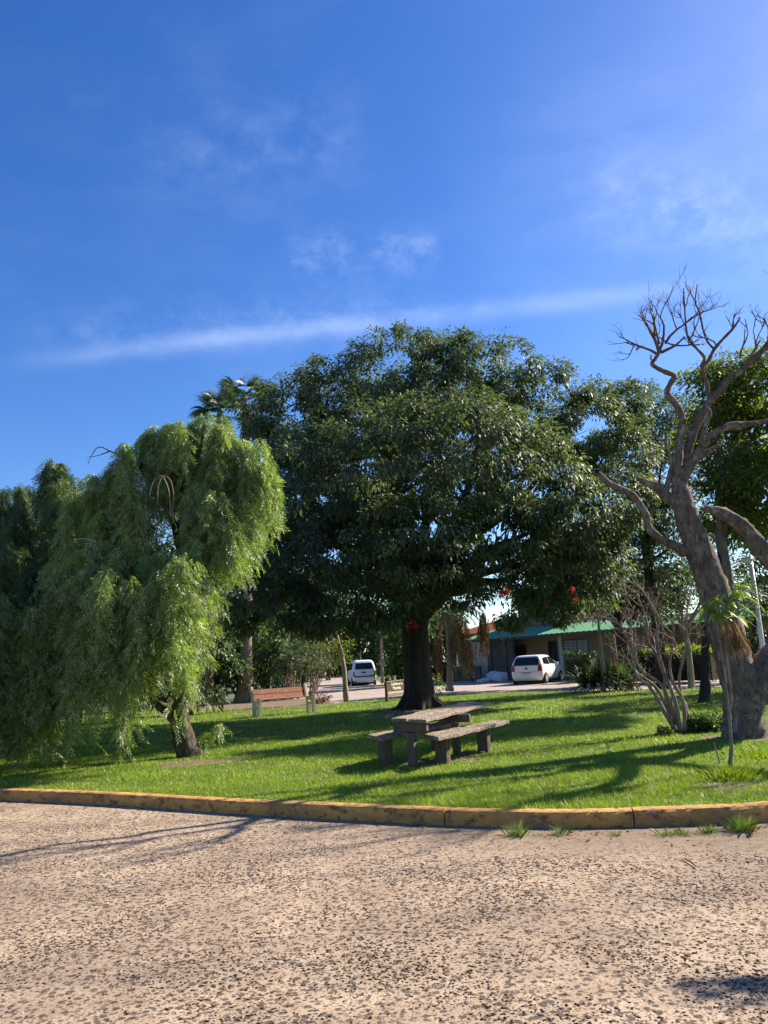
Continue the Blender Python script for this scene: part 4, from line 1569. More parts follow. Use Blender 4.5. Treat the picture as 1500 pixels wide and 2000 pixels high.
reg = [(390, 870, 85, 0, 110, 260), (330, 860, 60, 0, 90, 130), (460, 905, 72, 0, 130, 230), (495, 930, 40, -0.3, 140, 110), (270, 915, 52, -0.4, 120, 110), (420, 1000, 60, -0.6, 160, 160),
       (440, 1050, 55, -0.3, 160, 130), (200, 975, 62, 0, 150, 150), (130, 985, 62, 1.6, 170, 150), (60, 1020, 65, 2.2, 190, 160), (-20, 1030, 75, 2.5, 220, 150),
       (250, 1010, 55, -0.5, 120, 110), (350, 940, 60, 0.8, 160, 110), (180, 1130, 70, -1.0, 190, 200), (250, 1130, 85, -1.4, 200, 290), (330, 1140, 85, -1.3, 190, 290), (395, 1170, 50, -0.9, 120, 130),
       (110, 1110, 75, 1.2, 230, 190), (30, 1120, 80, 1.8, 260, 210), (150, 1060, 70, 1.2, 260, 140), (60, 1100, 80, 1.6, 260, 150), (-60, 1140, 90, 2, 280, 190), (15, 1250, 60, 0.6, 200, 140),
       (300, 1190, 80, 0.8, 160, 120), (210, 1220, 60, -1.6, 170, 150), (290, 1240, 60, -1.5, 130, 130), (90, 1200, 70, 1.5, 190, 120), (415, 1425, 20, 0.1, 50, 9), (30, 1320, 55, -1.3, 170, 150), (-30, 1290, 70, -1.5, 190, 150), (-120, 1270, 90, -2.0, 210, 170), (100, 1300, 55, -1.2, 170, 110), (-60, 1200, 90, -1.6, 230, 150), (60, 1230, 60, -1.4, 180, 120), (-160, 1150, 110, -2.2, 260, 150), (455, 1010, 45, 0.9, 170, 80),
       (-110, 1050, 90, 2.4, 260, 140), (-90, 1230, 80, 1.5, 220, 140)]
def weeping(regs, K, yfilter=None):
    """leaflets of feathery leaves along hanging strands"""
    T_, D_, L_ = pepper_strands(regs)
    ns = len(T_)
    u = (np.arange(K) + 0.5) / K
    out_d = D_.copy()
    out_d[:, 2] = 0
    sw = RG.normal(0, 0.07, (ns, 3))
    SP = T_[:, None, :] + out_d[:, None, :] * (0.16 * np.sin(u * 2.2))[None, :, None] * np.minimum(L_, 1.0)[:, None, None] + sw[:, None, :] * u[None, :, None]
    SP[:, :, 2] += (0.10 * D_[:, 2])[:, None] * np.sin(np.minimum(u * 3, math.pi))[None] - L_[:, None] * u[None] ** 1.15
    P0 = SP.reshape(-1, 3)
    P0 = P0[P0[:, 2] > LZ + 0.22 + 0.25 * RG.random(len(P0))]
    gapc = (np.abs(P0[:, 0] - (pt[0] - 0.10)) < 0.22) & (P0[:, 2] < float(atd(358, 1285, YP)[2])) & (P0[:, 1] < YP + 0.1)
    P0 = P0[~gapc]
    # the lower lobe stops short of the palm trunk seen behind it
    xl = float(atd(422, 1200, YP)[0]) + 0.12 * RG.normal(size=len(P0))
    P0 = P0[~((P0[:, 2] < float(atd(440, 1125, YP)[2])) & (P0[:, 0] > xl))]
    m_ = len(P0)
    ld = rand_unit(m_)
    ld[:, 2] = -0.45 - 0.8 * RG.random(m_)
    ld = nrmz(ld)
    LL = 0.17 + 0.12 * RG.random(m_)
    J = 14
    sd = nrmz(np.cross(ld, rand_unit(m_)))
    P_, Dq = [], []
    for j in range(J):
        f_ = (j + 1.0) / J
        s_ = 1 if j % 2 else -1
        P_.append(P0 + ld * (LL * f_)[:, None] - np.array([0, 0, 0.05]) * f_ ** 2)
        Dq.append(sd * s_ * 0.75 + ld * 0.75 + np.array([0, 0, -0.25]))
    P_ = np.concatenate(P_)
    Dq = np.concatenate(Dq) + RG.normal(0, 0.10, (len(P_), 3))
    nrm_ = np.tile(nrmz(np.cross(ld, sd)), (J, 1)) + RG.normal(0, 0.25, (len(P_), 3))
    return leaf_quads(P_, Dq, 0.066 + 0.030 * RG.random(len(P_)), 0.017, nrm_)


V, F = weeping([q for q in reg if q[3] <= 1.0 or q[0] > 170], 14)
mesh_np('crown', V, F, M['leaf_pepper'], pep)
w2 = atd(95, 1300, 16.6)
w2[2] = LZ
wep2 = thing('weeping_tree', 'weeping tree with shade put into its leaf colour at the far left edge behind the feathery light green one', 'tree', w2)
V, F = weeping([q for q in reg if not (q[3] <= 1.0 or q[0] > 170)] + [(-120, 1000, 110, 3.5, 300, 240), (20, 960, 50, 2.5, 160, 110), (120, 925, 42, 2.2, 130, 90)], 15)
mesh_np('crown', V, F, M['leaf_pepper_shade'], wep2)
mb = MB()
pa = lambda x_, y_, dy=0.0: atd(x_, y_, YP + dy)


LIMB = 1.0


def pxtube(mb_, lst, Y, n=10, sub=5, rough=0.05):
    """lst: px, py, width px, depth offset"""
    P = [atd(a[0], a[1], Y + (a[3] if len(a) > 3 else 0)) for a in lst]
    R = [a[2] / 2 / FPX * Y * LIMB for a in lst]
    Q, S = catmull(P, R, sub)
    ph = random.uniform(0, 6)
    S = [q * (1 + (min(0.07, 0.008 / q) if rough else 0) * (math.sin(i * 1.1 + ph) + math.sin(i * 2.7 + ph * 2))) for i, q in enumerate(S)]
    mb_.tube(Q, S, n, rough=rough)
    return Q, S


pxtube(mb, [(372, 1490, 62), (370, 1474, 48), (358, 1440, 40), (352, 1400, 38), (358, 1350, 30), (356, 1300, 24), (364, 1230, 20), (362, 1130, 18, 0.3), (345, 1040, 16, 0.4), (318, 980, 14, 0.2), (276, 912, 11), (284, 872, 8)], YP, 14)
pxtube(mb, [(354, 1420, 32), (336, 1395, 26), (310, 1375, 20, 0.2), (255, 1320, 16, 0.6), (215, 1240, 12, 0.7), (190, 1150, 8, 0.6), (175, 1060, 4, 0.4)], YP, 10)
pxtube(mb, [(368, 1390, 22), (382, 1330, 16, 0.5), (400, 1230, 14, 0.6), (430, 1100, 11, 0.5), (450, 960, 8, 0.3), (470, 880, 5, 0.2)], YP, 9)
pxtube(mb, [(357, 1330, 14), (330, 1230, 12, -0.6), (290, 1150, 9, -1.0), (230, 1090, 7, -1.2), (170, 1070, 4, -1.1)], YP, 8)
pxtube(mb, [(345, 1040, 12, 0.4), (370, 960, 10, 0.2), (390, 880, 7), (400, 830, 4)], YP, 8)
pxtube(mb, [(276, 912, 8), (250, 898, 6), (215, 881, 3), (195, 873, 2), (182, 884, 1.6), (172, 905, 1.2)], YP, 6)
pxtube(mb, [(215, 881, 3), (190, 890, 1.6), (170, 893, 1)], YP, 5)
tk = mb.build('trunk', M['bark_pepper'], pep, True)
for lst in ([(292, 968, 1.7), (300, 940, 1.8), (318, 929, 1.9), (334, 940, 1.7), (339, 975, 1.6), (336, 1005, 1.4), (345, 1030, 1.0)],
            [(318, 929, 2.4), (309, 950, 2), (308, 985, 1.6)], [(318, 929, 2.2), (330, 960, 2), (333, 1010, 1.6)],
            [(145, 1056, 2.4), (165, 1052, 2.6), (190, 1060, 2.2)], [(70, 1150, 1.6), (69, 1230, 1.6), (66, 1330, 1.6)]):
    mb = MB()
    pxtube(mb, lst, YP - 1.25, 5, rough=0)
    mb.build('bare_twig', M['bark_pale'], pep, True)

mb = MB()
pxtube(mb, [(95, 1440, 30), (92, 1380, 22), (85, 1280, 20), (70, 1160, 16), (60, 1060, 10), (40, 980, 5)], 16.6, 10)
pxtube(mb, [(85, 1280, 16), (110, 1180, 12), (125, 1080, 8), (130, 980, 4)], 16.6, 8)
pxtube(mb, [(85, 1280, 16), (20, 1180, 12), (-40, 1080, 8), (-90, 1000, 4)], 16.6, 8)
mb.build('trunk', M['bark_pepper'], wep2, True)

# -- bare coral tree at the right
ct = at(1455, 1440, LZ)
YC = float(ct[1])
cor = thing('bare_coral_tree', 'gnarled brown tree with a thick trunk and bare twisting limbs at the right edge', 'tree', ct)
mb = MB()
pxtube(mb, [(1456, 1452, 98), (1454, 1436, 82), (1452, 1400, 72), (1450, 1350, 74), (1433, 1290, 68), (1411, 1210, 62), (1390, 1140, 56), (1366, 1075, 52), (1346, 1020, 47), (1333, 975, 38), (1327, 945, 28), (1330, 915, 18)], YC, 26, 5, 0.07)
pxtube(mb, [(1455, 1370, 66), (1480, 1330, 72), (1512, 1292, 66, 0.1), (1550, 1240, 56, 0.2), (1585, 1150, 44, 0.1), (1600, 1050, 36, -0.3)], YC, 18, 5, 0.05)
mb.build('trunk', M['bark_coral'], cor, True)
mb = MB()
bough_ends = []
LIMB = 0.86
ends = []
ends.append(pxtube(mb, [(1340, 1080, 30), (1320, 1067, 22), (1299, 1058, 19), (1269, 1034, 17), (1260, 1004, 17), (1236, 968, 16), (1205, 952, 15), (1188, 944, 14), (1168, 923, 12)], YC, 12))
pxtube(mb, [(1326, 985, 30), (1300, 968, 26), (1285, 952, 24), (1262, 942, 15), (1244, 934, 10)], YC, 10)
pxtube(mb, [(1300, 960, 16), (1309, 925, 12), (1311, 902, 9), (1301, 870, 8), (1301, 842, 5)], YC, 8)
B_ = pxtube(mb, [(1324, 950, 30), (1322, 915, 24), (1326, 880, 20), (1331, 845, 18), (1332, 815, 16), (1318, 786, 16), (1303, 768, 14), (1311, 746, 13), (1317, 734, 12), (1294, 724, 11), (1274, 712, 10), (1279, 702, 9), (1288, 688, 7)], YC, 11, 4, 0.08)
C_ = pxtube(mb, [(1328, 950, 30), (1342, 918, 26), (1361, 890, 24), (1374, 870, 20), (1384, 854, 15), (1412, 838, 14), (1428, 832, 20), (1442, 832, 22), (1462, 828, 13), (1500, 822, 11), (1560, 800, 9)], YC, 11)
D2 = pxtube(mb, [(1330, 940, 26), (1340, 900, 22, 0.2), (1350, 856, 20, 0.2), (1366, 820, 20, 0.2), (1382, 789, 18, 0.2), (1404, 765, 17, 0.2), (1421, 743, 14, 0.2), (1450, 722, 14, 0.2), (1486, 688, 13, 0.2), (1530, 640, 9, 0.2)], YC, 11)
pxtube(mb, [(1366, 895, 14), (1385, 880, 11), (1406, 870, 8)], YC, 8)
pxtube(mb, [(1376, 872, 12), (1372, 850, 12), (1380, 825, 11), (1386, 806, 11), (1380, 795, 8)], YC - 0.15, 8)
pxtube(mb, [(1600, 1120, 44, 0.1), (1540, 1115, 44), (1500, 1090, 42), (1470, 1050, 38), (1440, 1020, 34), (1405, 1000, 26), (1376, 993, 12)], YC, 14)
pxtube(mb, [(1600, 1060, 30, -0.3), (1590, 940, 24, 0.3), (1620, 830, 18, 0.8), (1600, 720, 12, 0.9)], YC, 10)
LIMB = 1.0
for pl in ([(7.3, 14.1, 3.6), (8.2, 13.6, 4.3), (9.2, 13.2, 5.4), (10.0, 13.4, 6.8)], [(8.2, 13.6, 4.3), (8.9, 14.4, 5.2), (9.9, 14.8, 6.4), (10.4, 15.2, 7.6)],
           [(7.3, 14.1, 3.6), (8.6, 12.9, 4.0), (9.9, 12.5, 4.6), (11.0, 12.6, 5.6)]):
    Q, S = catmull(pl, [0.15, 0.12, 0.09, 0.05], 5)
    mb.tube(Q, S, 10, rough=0.06)
    bough_ends.append((Q[-1], unit(Q[-1] - Q[-3])))
    bough_ends.append((Q[9], unit(Q[-1] - Q[-3])))
mb.build('limb', M['bark_coral'], cor, True)
mb = MB()
random.seed(21)


def tw(x_, y_, dx, dy, wpx, lpx, dep, Yo=0.0, **k):
    p = atd(x_, y_, YC + Yo)
    q = atd(x_ + dx, y_ + dy, YC + Yo + random.uniform(-0.3, 0.3))
    twigs(mb, p, q - p, wpx / 2 / FPX * YC, lpx / FPX * YC, dep, 6, k.get('spread', 0.55), k.get('up', 0.10), seg=4, jit=0.20)


for a in ((1288, 690, -18, -60, 8, 70, 3), (1286, 690, 10, -70, 7, 80, 3), (1284, 692, -60, -50, 6, 70, 3), (1292, 688, 60, -20, 7, 75, 3), (1300, 670, 40, -80, 6, 90, 3), (1288, 672, -10, -80, 5, 80, 3),
          (1275, 705, -20, -8, 4, 22, 1)):
    tw(*a, 0.0)
E1, _ = pxtube(mb, [(1384, 772, 10), (1380, 745, 8), (1372, 720, 7), (1383, 705, 7), (1395, 682, 7), (1412, 662, 6), (1433, 640, 5), (1446, 620, 3)], YC, 7)
E2, _ = pxtube(mb, [(1368, 716, 6), (1376, 700, 6), (1366, 686, 6), (1346, 664, 5), (1340, 640, 4), (1337, 595, 3), (1335, 562, 2)], YC, 7)
E3, _ = pxtube(mb, [(1395, 682, 5), (1378, 660, 4), (1366, 610, 4), (1358, 590, 3), (1362, 555, 2)], YC + 0.2, 7)
for a in ((1412, 662, 40, -30, 4, 40, 2), (1433, 640, -5, -40, 3, 34, 2), (1400, 675, -30, -50, 4, 45, 2), (1340, 640, -20, -40, 3, 45, 2), (1337, 600, 30, -50, 3, 40, 2), (1337, 600, -20, -40, 3, 40, 2),
          (1346, 664, 40, -60, 4, 50, 2), (1366, 612, 40, -40, 3, 45, 2), (1360, 590, -10, -50, 3, 40, 1), (1366, 686, -40, -30, 4, 40, 2), (1445, 700, 20, -60, 5, 50, 2), (1452, 720, 40, -80, 6, 70, 2),
          (1486, 690, 10, -70, 5, 60, 3), (1500, 670, 40, -60, 5, 70, 3), (1530, 640, 20, -70, 6, 80, 3), (1425, 742, -10, -40, 4, 40, 2), (1556, 800, 60, -60, 7, 90, 3), (1600, 722, -10, -60, 8, 100, 3),
          (1604, 722, 40, -60, 8, 100, 3), (1475, 826, 40, 20, 4, 40, 1), (1620, 830, 60, -40, 7, 90, 3)):
    tw(*a, random.uniform(-0.2, 0.2))
for p_, d_ in bough_ends:
    for _ in range(3):
        twigs(mb, p_, unit(d_ + rand_unit(1)[0] * 0.5), 0.04, 1.0, 3, 6, 0.5, 0.1, seg=4, jit=0.2)
mb.build('twigs', M['bark_twig'], cor, True)

# -- bare many-stemmed shrub
sb = at(1330, 1432, LZ)
YS = float(sb[1])
shr = thing('bare_shrub', 'leafless grey many stemmed shrub beside the gnarled tree', 'shrub', sb)
mb = MB()
c3 = lambda X, Y_: (1100 + X / 3.75, 1050 + Y_ / 3.75)
random.seed(5)
stems = [[(830, 1420), (790, 1330), (720, 1160), (650, 1070), (530, 980), (510, 850), (430, 660), (330, 600), (250, 590), (60, 620)],
         [(850, 1420), (820, 1300), (760, 1150), (700, 1060), (560, 960), (530, 850), (490, 650), (520, 500)],
         [(860, 1420), (840, 1280), (780, 1080), (720, 960), (680, 850), (620, 750), (610, 600), (540, 440), (430, 420)],
         [(900, 1420), (900, 1250), (860, 1150), (850, 1020), (880, 880), (900, 750), (900, 600), (920, 450)],
         [(840, 1400), (760, 1200), (740, 1000), (700, 850), (690, 690), (700, 600), (640, 480), (540, 350), (340, 280)],
         [(810, 1400), (700, 1200), (620, 1080), (560, 1040), (520, 960), (470, 900)],
         [(890, 1420), (880, 1200), (800, 1050), (780, 900), (810, 750), (790, 600), (700, 520)]]
for i, st in enumerate(stems):
    P = [(*c3(*q), 7.4 * (1 - 0.85 * k / (len(st) - 1)) + 1.1, 0.18 * math.sin(i * 2 + k * 0.7)) for k, q in enumerate(st)]
    Q, S = pxtube(mb, P, YS, 8, 4, 0.05)
    for k in range(4, len(Q) - 1):
        if k > len(Q) * 0.45 and random.random() < 0.60:
            d = unit(Q[k + 1] - Q[k])
            nd = unit(d + rand_unit(1)[0] * 0.9)
            twigs(mb, Q[k], nd, S[k] * 0.5, random.uniform(0.25, 0.6), 2, 4, 0.6, 0.03, seg=3, jit=0.22)
mb.build('stems', M['bark_shrub'], shr, True)

# green growth at the foot of the shrub
def shrub(name, label, cat, base_, blobs, mat, dens, per, cr, L_, W_, stemmat='bark_main', group=None, droop=0.1, stems_=6, curl=0.1, zmin=None, shell=0.5):
    r = thing(name, label, cat, base_, group)
    C, Nn = clump_points(blobs, dens, shell)
    zm = (base_[2] if zmin is None else zmin) + 0.03
    k = C[:, 2] > zm
    V, F = leafy(C[k], Nn[k], per, cr, L_, W_, droop, curl)
    mesh_np('foliage', V, F, M[mat], r)
    mb = MB()
    for b2 in blobs:
        for _ in range(max(1, stems_ // len(blobs))):
            e = np.array(b2[:3]) + rand_unit(1)[0] * b2[3] * 0.6
            e[2] = max(e[2], base_[2] + 0.1)
            mid = (np.array(base_) + e) / 2 + RG.normal(0, 0.08, 3)
            Q, S = catmull([np.array(base_) - np.array([0, 0, 0.03]), mid, e], [0.003 + 0.02 * b2[3], 0.002 + 0.014 * b2[3], 0.002 + 0.004 * b2[3]], 3)
            mb.tube(Q, S, 5)
    mb.build('stems', M[stemmat], r, True)
    return r


def gb(px_, py_, z=LZ):
    return at(px_, py_, z)


shrub('leafy_undergrowth', 'dark green leafy plant between the bare shrub and the thick trunk', 'plant', gb(1375, 1432), px_blobs([(1365, 1412, 20, 0), (1385, 1425, 22, 0), (1350, 1425, 16, 0), (1395, 1405, 14, 0.3)], YS), 'leaf_mid', 420, 9, 0.06, 0.062, 0.04, 'bark_twig')
shrub('small_leafy_plant', 'small leafy plant at the left foot of the bare shrub', 'plant', gb(1298, 1440), px_blobs([(1296, 1433, 12, -0.3), (1307, 1438, 9, -0.3)], YS), 'leaf_mid', 420, 8, 0.05, 0.055, 0.036, 'bark_twig')

# -- tall thin cane plant with strap leaves
cb = gb(1424, 1502)
YK = float(cb[1])
cane = thing('dracaena_plant', 'tall thin twin caned plant with a tuft of strap leaves and dead leaves hanging', 'plant', cb)
mb = MB()
pxtube(mb, [(1424, 1506, 10), (1426, 1490, 8), (1428, 1460, 7), (1426, 1420, 6), (1424, 1392, 7)], YK, 9, 4, 0.06)
pxtube(mb, [(1424, 1394, 6), (1418, 1350, 5), (1414, 1300, 5), (1405, 1240, 5), (1399, 1205, 5)], YK, 8, 4, 0.06)
pxtube(mb, [(1424, 1394, 6), (1428, 1360, 5), (1422, 1300, 5), (1418, 1250, 5), (1420, 1215, 5)], YK - 0.05, 8, 4, 0.06)
mb.build('canes', M['bark_shrub'], cane, True)


def strap_leaves(heads, n, L_, W_, droop, updir=0.5):
    vs, fs = [], []
    for h_ in heads:
        for i in range(n):
            d = rand_unit(1)[0]
            d[2] = abs(d[2]) * updir + random.uniform(-0.1, 0.5)
            d = unit(d)
            S_ = unit(np.cross(d, [0, 0, 1]) + 1e-6)
            p = np.array(h_) + rand_unit(1)[0] * 0.04
            l = L_ * random.uniform(0.6, 1.15)
            o_ = len(vs)
            K_ = 6
            for k in range(K_ + 1):
                u_ = k / K_
                q = p + d * l * u_ + np.array([0, 0, -droop * l * u_ ** 2.2])
                w_ = W_ * (math.sin(math.pi * min(1, u_ * 0.85 + 0.15)) ** 0.6) / 2 if k < K_ else 0.001
                vs += [q - S_ * w_, q + S_ * w_ + np.array([0, 0, 0.002])]
            for k in range(K_):
                a = o_ + 2 * k
                fs.append((a, a + 1, a + 3, a + 2))
    return np.array(vs), np.array(fs)


kd = lambda x_, y_, dy=0.0: atd(x_, y_, YK + dy)
V, F = strap_leaves([kd(1398, 1200), kd(1419, 1205), kd(1402, 1180), kd(1420, 1178, 0.1), kd(1385, 1195), kd(1432, 1165, 0.05)], 13, 0.34, 0.040, 0.75, 0.9)
mesh_np('leaves', V, F, M['leaf_lime'], cane)
V, F = strap_leaves([kd(1438, 1150), kd(1442, 1148)], 9, 0.16, 0.03, 0.3, 0.8)
mesh_np('shoot', V, F, M['leaf_lime'], cane)
n = 120
hp = np.array([kd(random.uniform(1408, 1444), random.uniform(1205, 1235), random.uniform(-0.1, 0.15)) for _ in range(n)])
dd = np.stack([RG.normal(0.12, 0.2, n), RG.normal(0, 0.2, n), -np.ones(n)], 1)
V, F = leaf_quads(hp, dd, 0.28 + 0.18 * RG.random(n), 0.024)
mesh_np('dead_leaves', V, F, M['leaf_dry'], cane)

# white stake and grass mound near it
q = gb(1404, 1492)
mb = MB()
mb.tube([q + np.array([0.02, 0, -0.05]), q + np.array([0, 0, 0.1]), q + np.array([-0.03, 0, 0.26])], [0.011, 0.010, 0.009], 7)
o = mb.build('wooden_stake', M['bark_pale'])
tag(o, 'short pale stake stuck in the grass left of the cane plant', 'stake')


def tuft_mesh(n, hgt, spread, wid, name='blades'):
    P = np.stack([RG.normal(0, spread, n), RG.normal(0, spread, n), np.full(n, -0.01)], 1)
    D = np.stack([P[:, 0] / spread * 0.35 + RG.normal(0, 0.22, n), P[:, 1] / spread * 0.35 + RG.normal(0, 0.22, n), np.ones(n)], 1)
    D = nrmz(D)
    h = hgt * (0.35 + 0.75 * RG.random(n))
    az = RG.uniform(0, math.pi, n)
    S = np.stack([np.cos(az), np.sin(az), np.zeros(n)], 1) * (wid / 2)
    m1 = P + D * (h * 0.55)[:, None]
    tip = m1 + nrmz(D + np.stack([D[:, 0] * 1.2, D[:, 1] * 1.2, -0.3 * np.ones(n)], 1)) * (h * 0.5)[:, None]
    V = np.stack([P - S, P + S, m1 + S * 0.7, tip, m1 - S * 0.7], 1).reshape(-1, 3)
    return V, np.arange(5 * n).reshape(n, 5)


def tuft(px_, py_, z, n, hgt, spread, label, cat, mat='weed', group=None, name='weed_tuft', wid=0.006):
    V, F = tuft_mesh(n, hgt, spread, wid)
    q = at(px_, py_, z)
    o = mesh_np(name, V, F, M[mat])
    o.location = q
    return tag(o, label, cat, group)


tuft(1424, 1520, LZ, 900, 0.17, 0.13, 'tall grass clump round the foot of the cane plant', 'grass tuft', 'grass', None, 'grass_tuft', 0.008)
tuft(1480, 1478, LZ, 900, 0.13, 0.17, 'longer grass at the right foot of the thick trunk', 'grass tuft', 'grass', None, 'grass_tuft', 0.008)
for (x_, y_, h_, sp_, n_, lb) in ((1010, 1632, 0.17, 0.030, 240, 'tall wispy weed tuft at the kerb, leftmost of the big ones'), (1092, 1630, 0.13, 0.022, 130, 'thin weed tuft at the kerb right of the tallest wispy one'),
                                  (1201, 1632, 0.06, 0.020, 110, 'low weed tuft alone in the gutter midway along the right kerb'), (1303, 1631, 0.09, 0.034, 170, 'spreading weed tuft, left one of a touching pair in the gutter'),
                                  (1334, 1629, 0.085, 0.026, 150, 'spreading weed tuft, right one of a touching pair in the gutter'), (1385, 1626, 0.10, 0.025, 190, 'compact weed tuft just left of the bushiest one'),
                                  (1448, 1622, 0.17, 0.042, 520, 'bushiest dense green weed tuft at the kerb near the right edge'), (806, 1613, 0.08, 0.015, 60, 'tiny weed growing at the kerb below the picnic table'),
                                  (1052, 1632, 0.05, 0.015, 50, 'tiny weed between the two tall thin tufts')):
    tuft(x_, y_, 0.0, n_, h_, sp_, lb, 'weed', 'weed', 'weeds growing in the gutter', 'weed_tuft', 0.0035)
# fallen stick on the road
mb = MB()
mb.tube([at(1337, 1677, 0.012), at(1348, 1683, 0.014), at(1360, 1692, 0.012)], [0.004, 0.005, 0.004], 6)
tag(mb.build('fallen_stick', M['bark_main']), 'small dark stick lying on the road at the right', 'stick')


# ------------------------------------------------------------------ palms
def fan_palm(px_base, py_base, crown_px, crown_py, r0, label, Yd=None, nfan=26, fr=1.1):
    b_ = at(px_base, py_base, 0.0) if Yd is None else atd(px_base, py_base, Yd)
    b_[2] = 0.0
    Yc = float(b_[1])
    top = atd(crown_px, crown_py, Yc)
    r = thing('fan_palm', label, 'palm', b_, 'fan palms behind the pepper tree')
    mb = MB()
    pts, rr = [], []
    K_ = 60
    for k in range(K_ + 1):
        u_ = k / K_
        p = b_ * (1 - u_) + top * u_
        p = p + np.array([0.25 * math.sin(u_ * 2.6), 0, 0])
        pts.append(p)
        rr.append((r0 * (1.28 * math.exp(-u_ * 14) + 1) * (1 - 0.35 * u_)) * (1.03 if k % 2 else 0.97))
    mb.tube(pts, rr, 16)
    mb.build('trunk', M['bark_palm'], r, True)
    vs, fs = [], []
    tp = pts[-1]
    for i in range(nfan):
        d = rand_unit(1)[0]
        d[2] = random.uniform(-0.35, 1.0)
        d = unit(d)
        hub = tp + d * 0.7 * fr
        for k in range(20):
            a = rad(-95 + 190 * k / 19)
            s_ = unit(np.cross(d, [0, 0, 1]) + 1e-6)
            e = unit(d * math.cos(a) + s_ * math.sin(a))
            l = fr * random.uniform(0.75, 1.0) * (0.75 + 0.25 * math.cos(a))
            m1 = hub + e * l * 0.55
            t1 = hub + e * l + np.array([0, 0, -0.28 * l])
            w_ = np.cross(e, d) * 0.042
            o_ = len(vs)
            vs += [hub, m1 + w_, t1, m1 - w_]
            fs.append((o_, o_ + 1, o_ + 2, o_ + 3))
    mesh_np('crown', np.array(vs), np.array(fs), M['leaf_palm'], r)
    return r


fan_palm(478, 1377, 470, 772, 0.25, 'tall fan palm whose trunk stands behind the park bench', nfan=34, fr=1.0)
fan_palm(400, 1375, 424, 806, 0.22, 'tall fan palm with its crown just above the pepper tree', 36.0, 34, 1.0)


def feather(vs, fs, base, d, L_, arc, nl, ll, lw, hang=0.5):
    """one feather frond: leaflets both sides of an arching rib"""
    p = np.array(base, float)
    d = unit(d)
    s_ = unit(np.cross(d, [0, 0, 1]) + 1e-6)
    for k in range(nl):
        u_ = (k + 1) / nl
        d = unit(d + np.array([0, 0, -arc / nl]))
        p = p + d * L_ / nl
        for sg_ in (-1, 1):
            e = unit(s_ * sg_ * 0.7 + d * 0.7 + np.array([0, 0, -hang]) + rand_unit(1)[0] * 0.12)
            l = ll * (0.5 + 0.6 * math.sin(math.pi * u_)) * random.uniform(0.8, 1.1)
            w_ = unit(np.cross(e, rand_unit(1)[0])) * lw / 2
            o_ = len(vs)
            vs += [p, p + e * l * 0.45 + w_, p + e * l, p + e * l * 0.45 - w_]
            fs.append((o_, o_ + 1, o_ + 2, o_ + 3))


def feather_palm(base, top, r0, label, n_green, n_dry, L_, name='feather_palm', group=None, dry_dirs=None, ringed=True):
    r = thing(name, label, 'palm', base, group)
    mb = MB()
    K_ = 30
    pts = [np.array(base) * (1 - k / K_) + np.array(top) * (k / K_) + np.array([0.08 * math.sin(3 * k / K_), 0, 0]) for k in range(K_ + 1)]
    mb.tube(pts, [r0 * (1.25 if k < 2 else 1) * (1.04 if k % 2 else 0.96) for k in range(K_ + 1)], 14)
    mb.build('trunk', M['bark_palm'], r, True)
    vs, fs = [], []
    for i in range(n_green):
        a = 2 * math.pi * i / n_green + random.uniform(-0.2, 0.2)
        feather(vs, fs, pts[-1], [math.cos(a), math.sin(a), random.uniform(0.3, 1.3)], L_ * random.uniform(0.8, 1.1), random.uniform(1.6, 2.4), 26, 0.42, 0.035, 0.35)
    if n_green:
        mesh_np('crown', np.array(vs), np.array(fs), M['leaf_palm'], r)
    vs, fs = [], []
    for i in range(n_dry):
        a = random.uniform(0, 2 * math.pi) if dry_dirs is None else random.choice(dry_dirs) + random.gauss(0, 0.22)
        feather(vs, fs, pts[-1], [math.cos(a), math.sin(a), random.uniform(-0.2, 0.4)], L_ * random.uniform(0.8, 1.15), random.uniform(4.5, 7.5), 26, 0.34, 0.03, 1.5)
    if n_dry:
        mesh_np('dead_fronds', np.array(vs), np.array(fs), M['leaf_dry'], r)
    return r


random.seed(3)
p2 = at(878, 1350, 0.05)
feather_palm(p2, p2 + np.array([0.15, 0, 3.6]), 0.165, 'palm with a slender ringed trunk and dry brown fronds hanging to the ground', 16, 10, 2.0)
palm2 = [o for o in SC.objects if o.name.startswith('feather_palm')][0]


def hanging_bunch(px_, py_, Y, n, L_, spread, top_, mat='leaf_dry'):
    """dead fronds hanging from a bent rib"""
    q = atd(px_, py_, Y)
    mb = MB()
    mid = (np.array(top_) + q) / 2 + np.array([0, 0, 0.25])
    Q, S = catmull([np.array(top_), mid, q], [0.03, 0.025, 0.02], 4)
    mb.tube(Q, S, 6)
    mb.build('frond_rib', M['leaf_dry'], palm2)
    vs, fs = [], []
    for i in range(n):
        b_ = q + RG.normal(0, 1, 3) * np.array([spread, spread, 0.12])
        feather(vs, fs, b_, [random.gauss(0, 0.22), random.gauss(0, 0.22), -1], L_ * random.uniform(0.5, 1.05), 1.0, 26, 0.30, 0.042, 1.6)
    mesh_np('dead_fronds', np.array(vs), np.array(fs), M[mat], palm2)


ptop = p2 + np.array([0.2, 0, 3.6])
hanging_bunch(893, 1208, float(p2[1]), 30, 2.7, 0.17, ptop)
hanging_bunch(902, 1230, float(p2[1]) + 0.3, 8, 2.2, 0.08, ptop, 'leaf_palm')
hanging_bunch(946, 1200, float(p2[1]) - 0.3, 20, 2.1, 0.13, ptop)
hanging_bunch(852, 1255, float(p2[1]), 12, 1.6, 0.10, ptop)
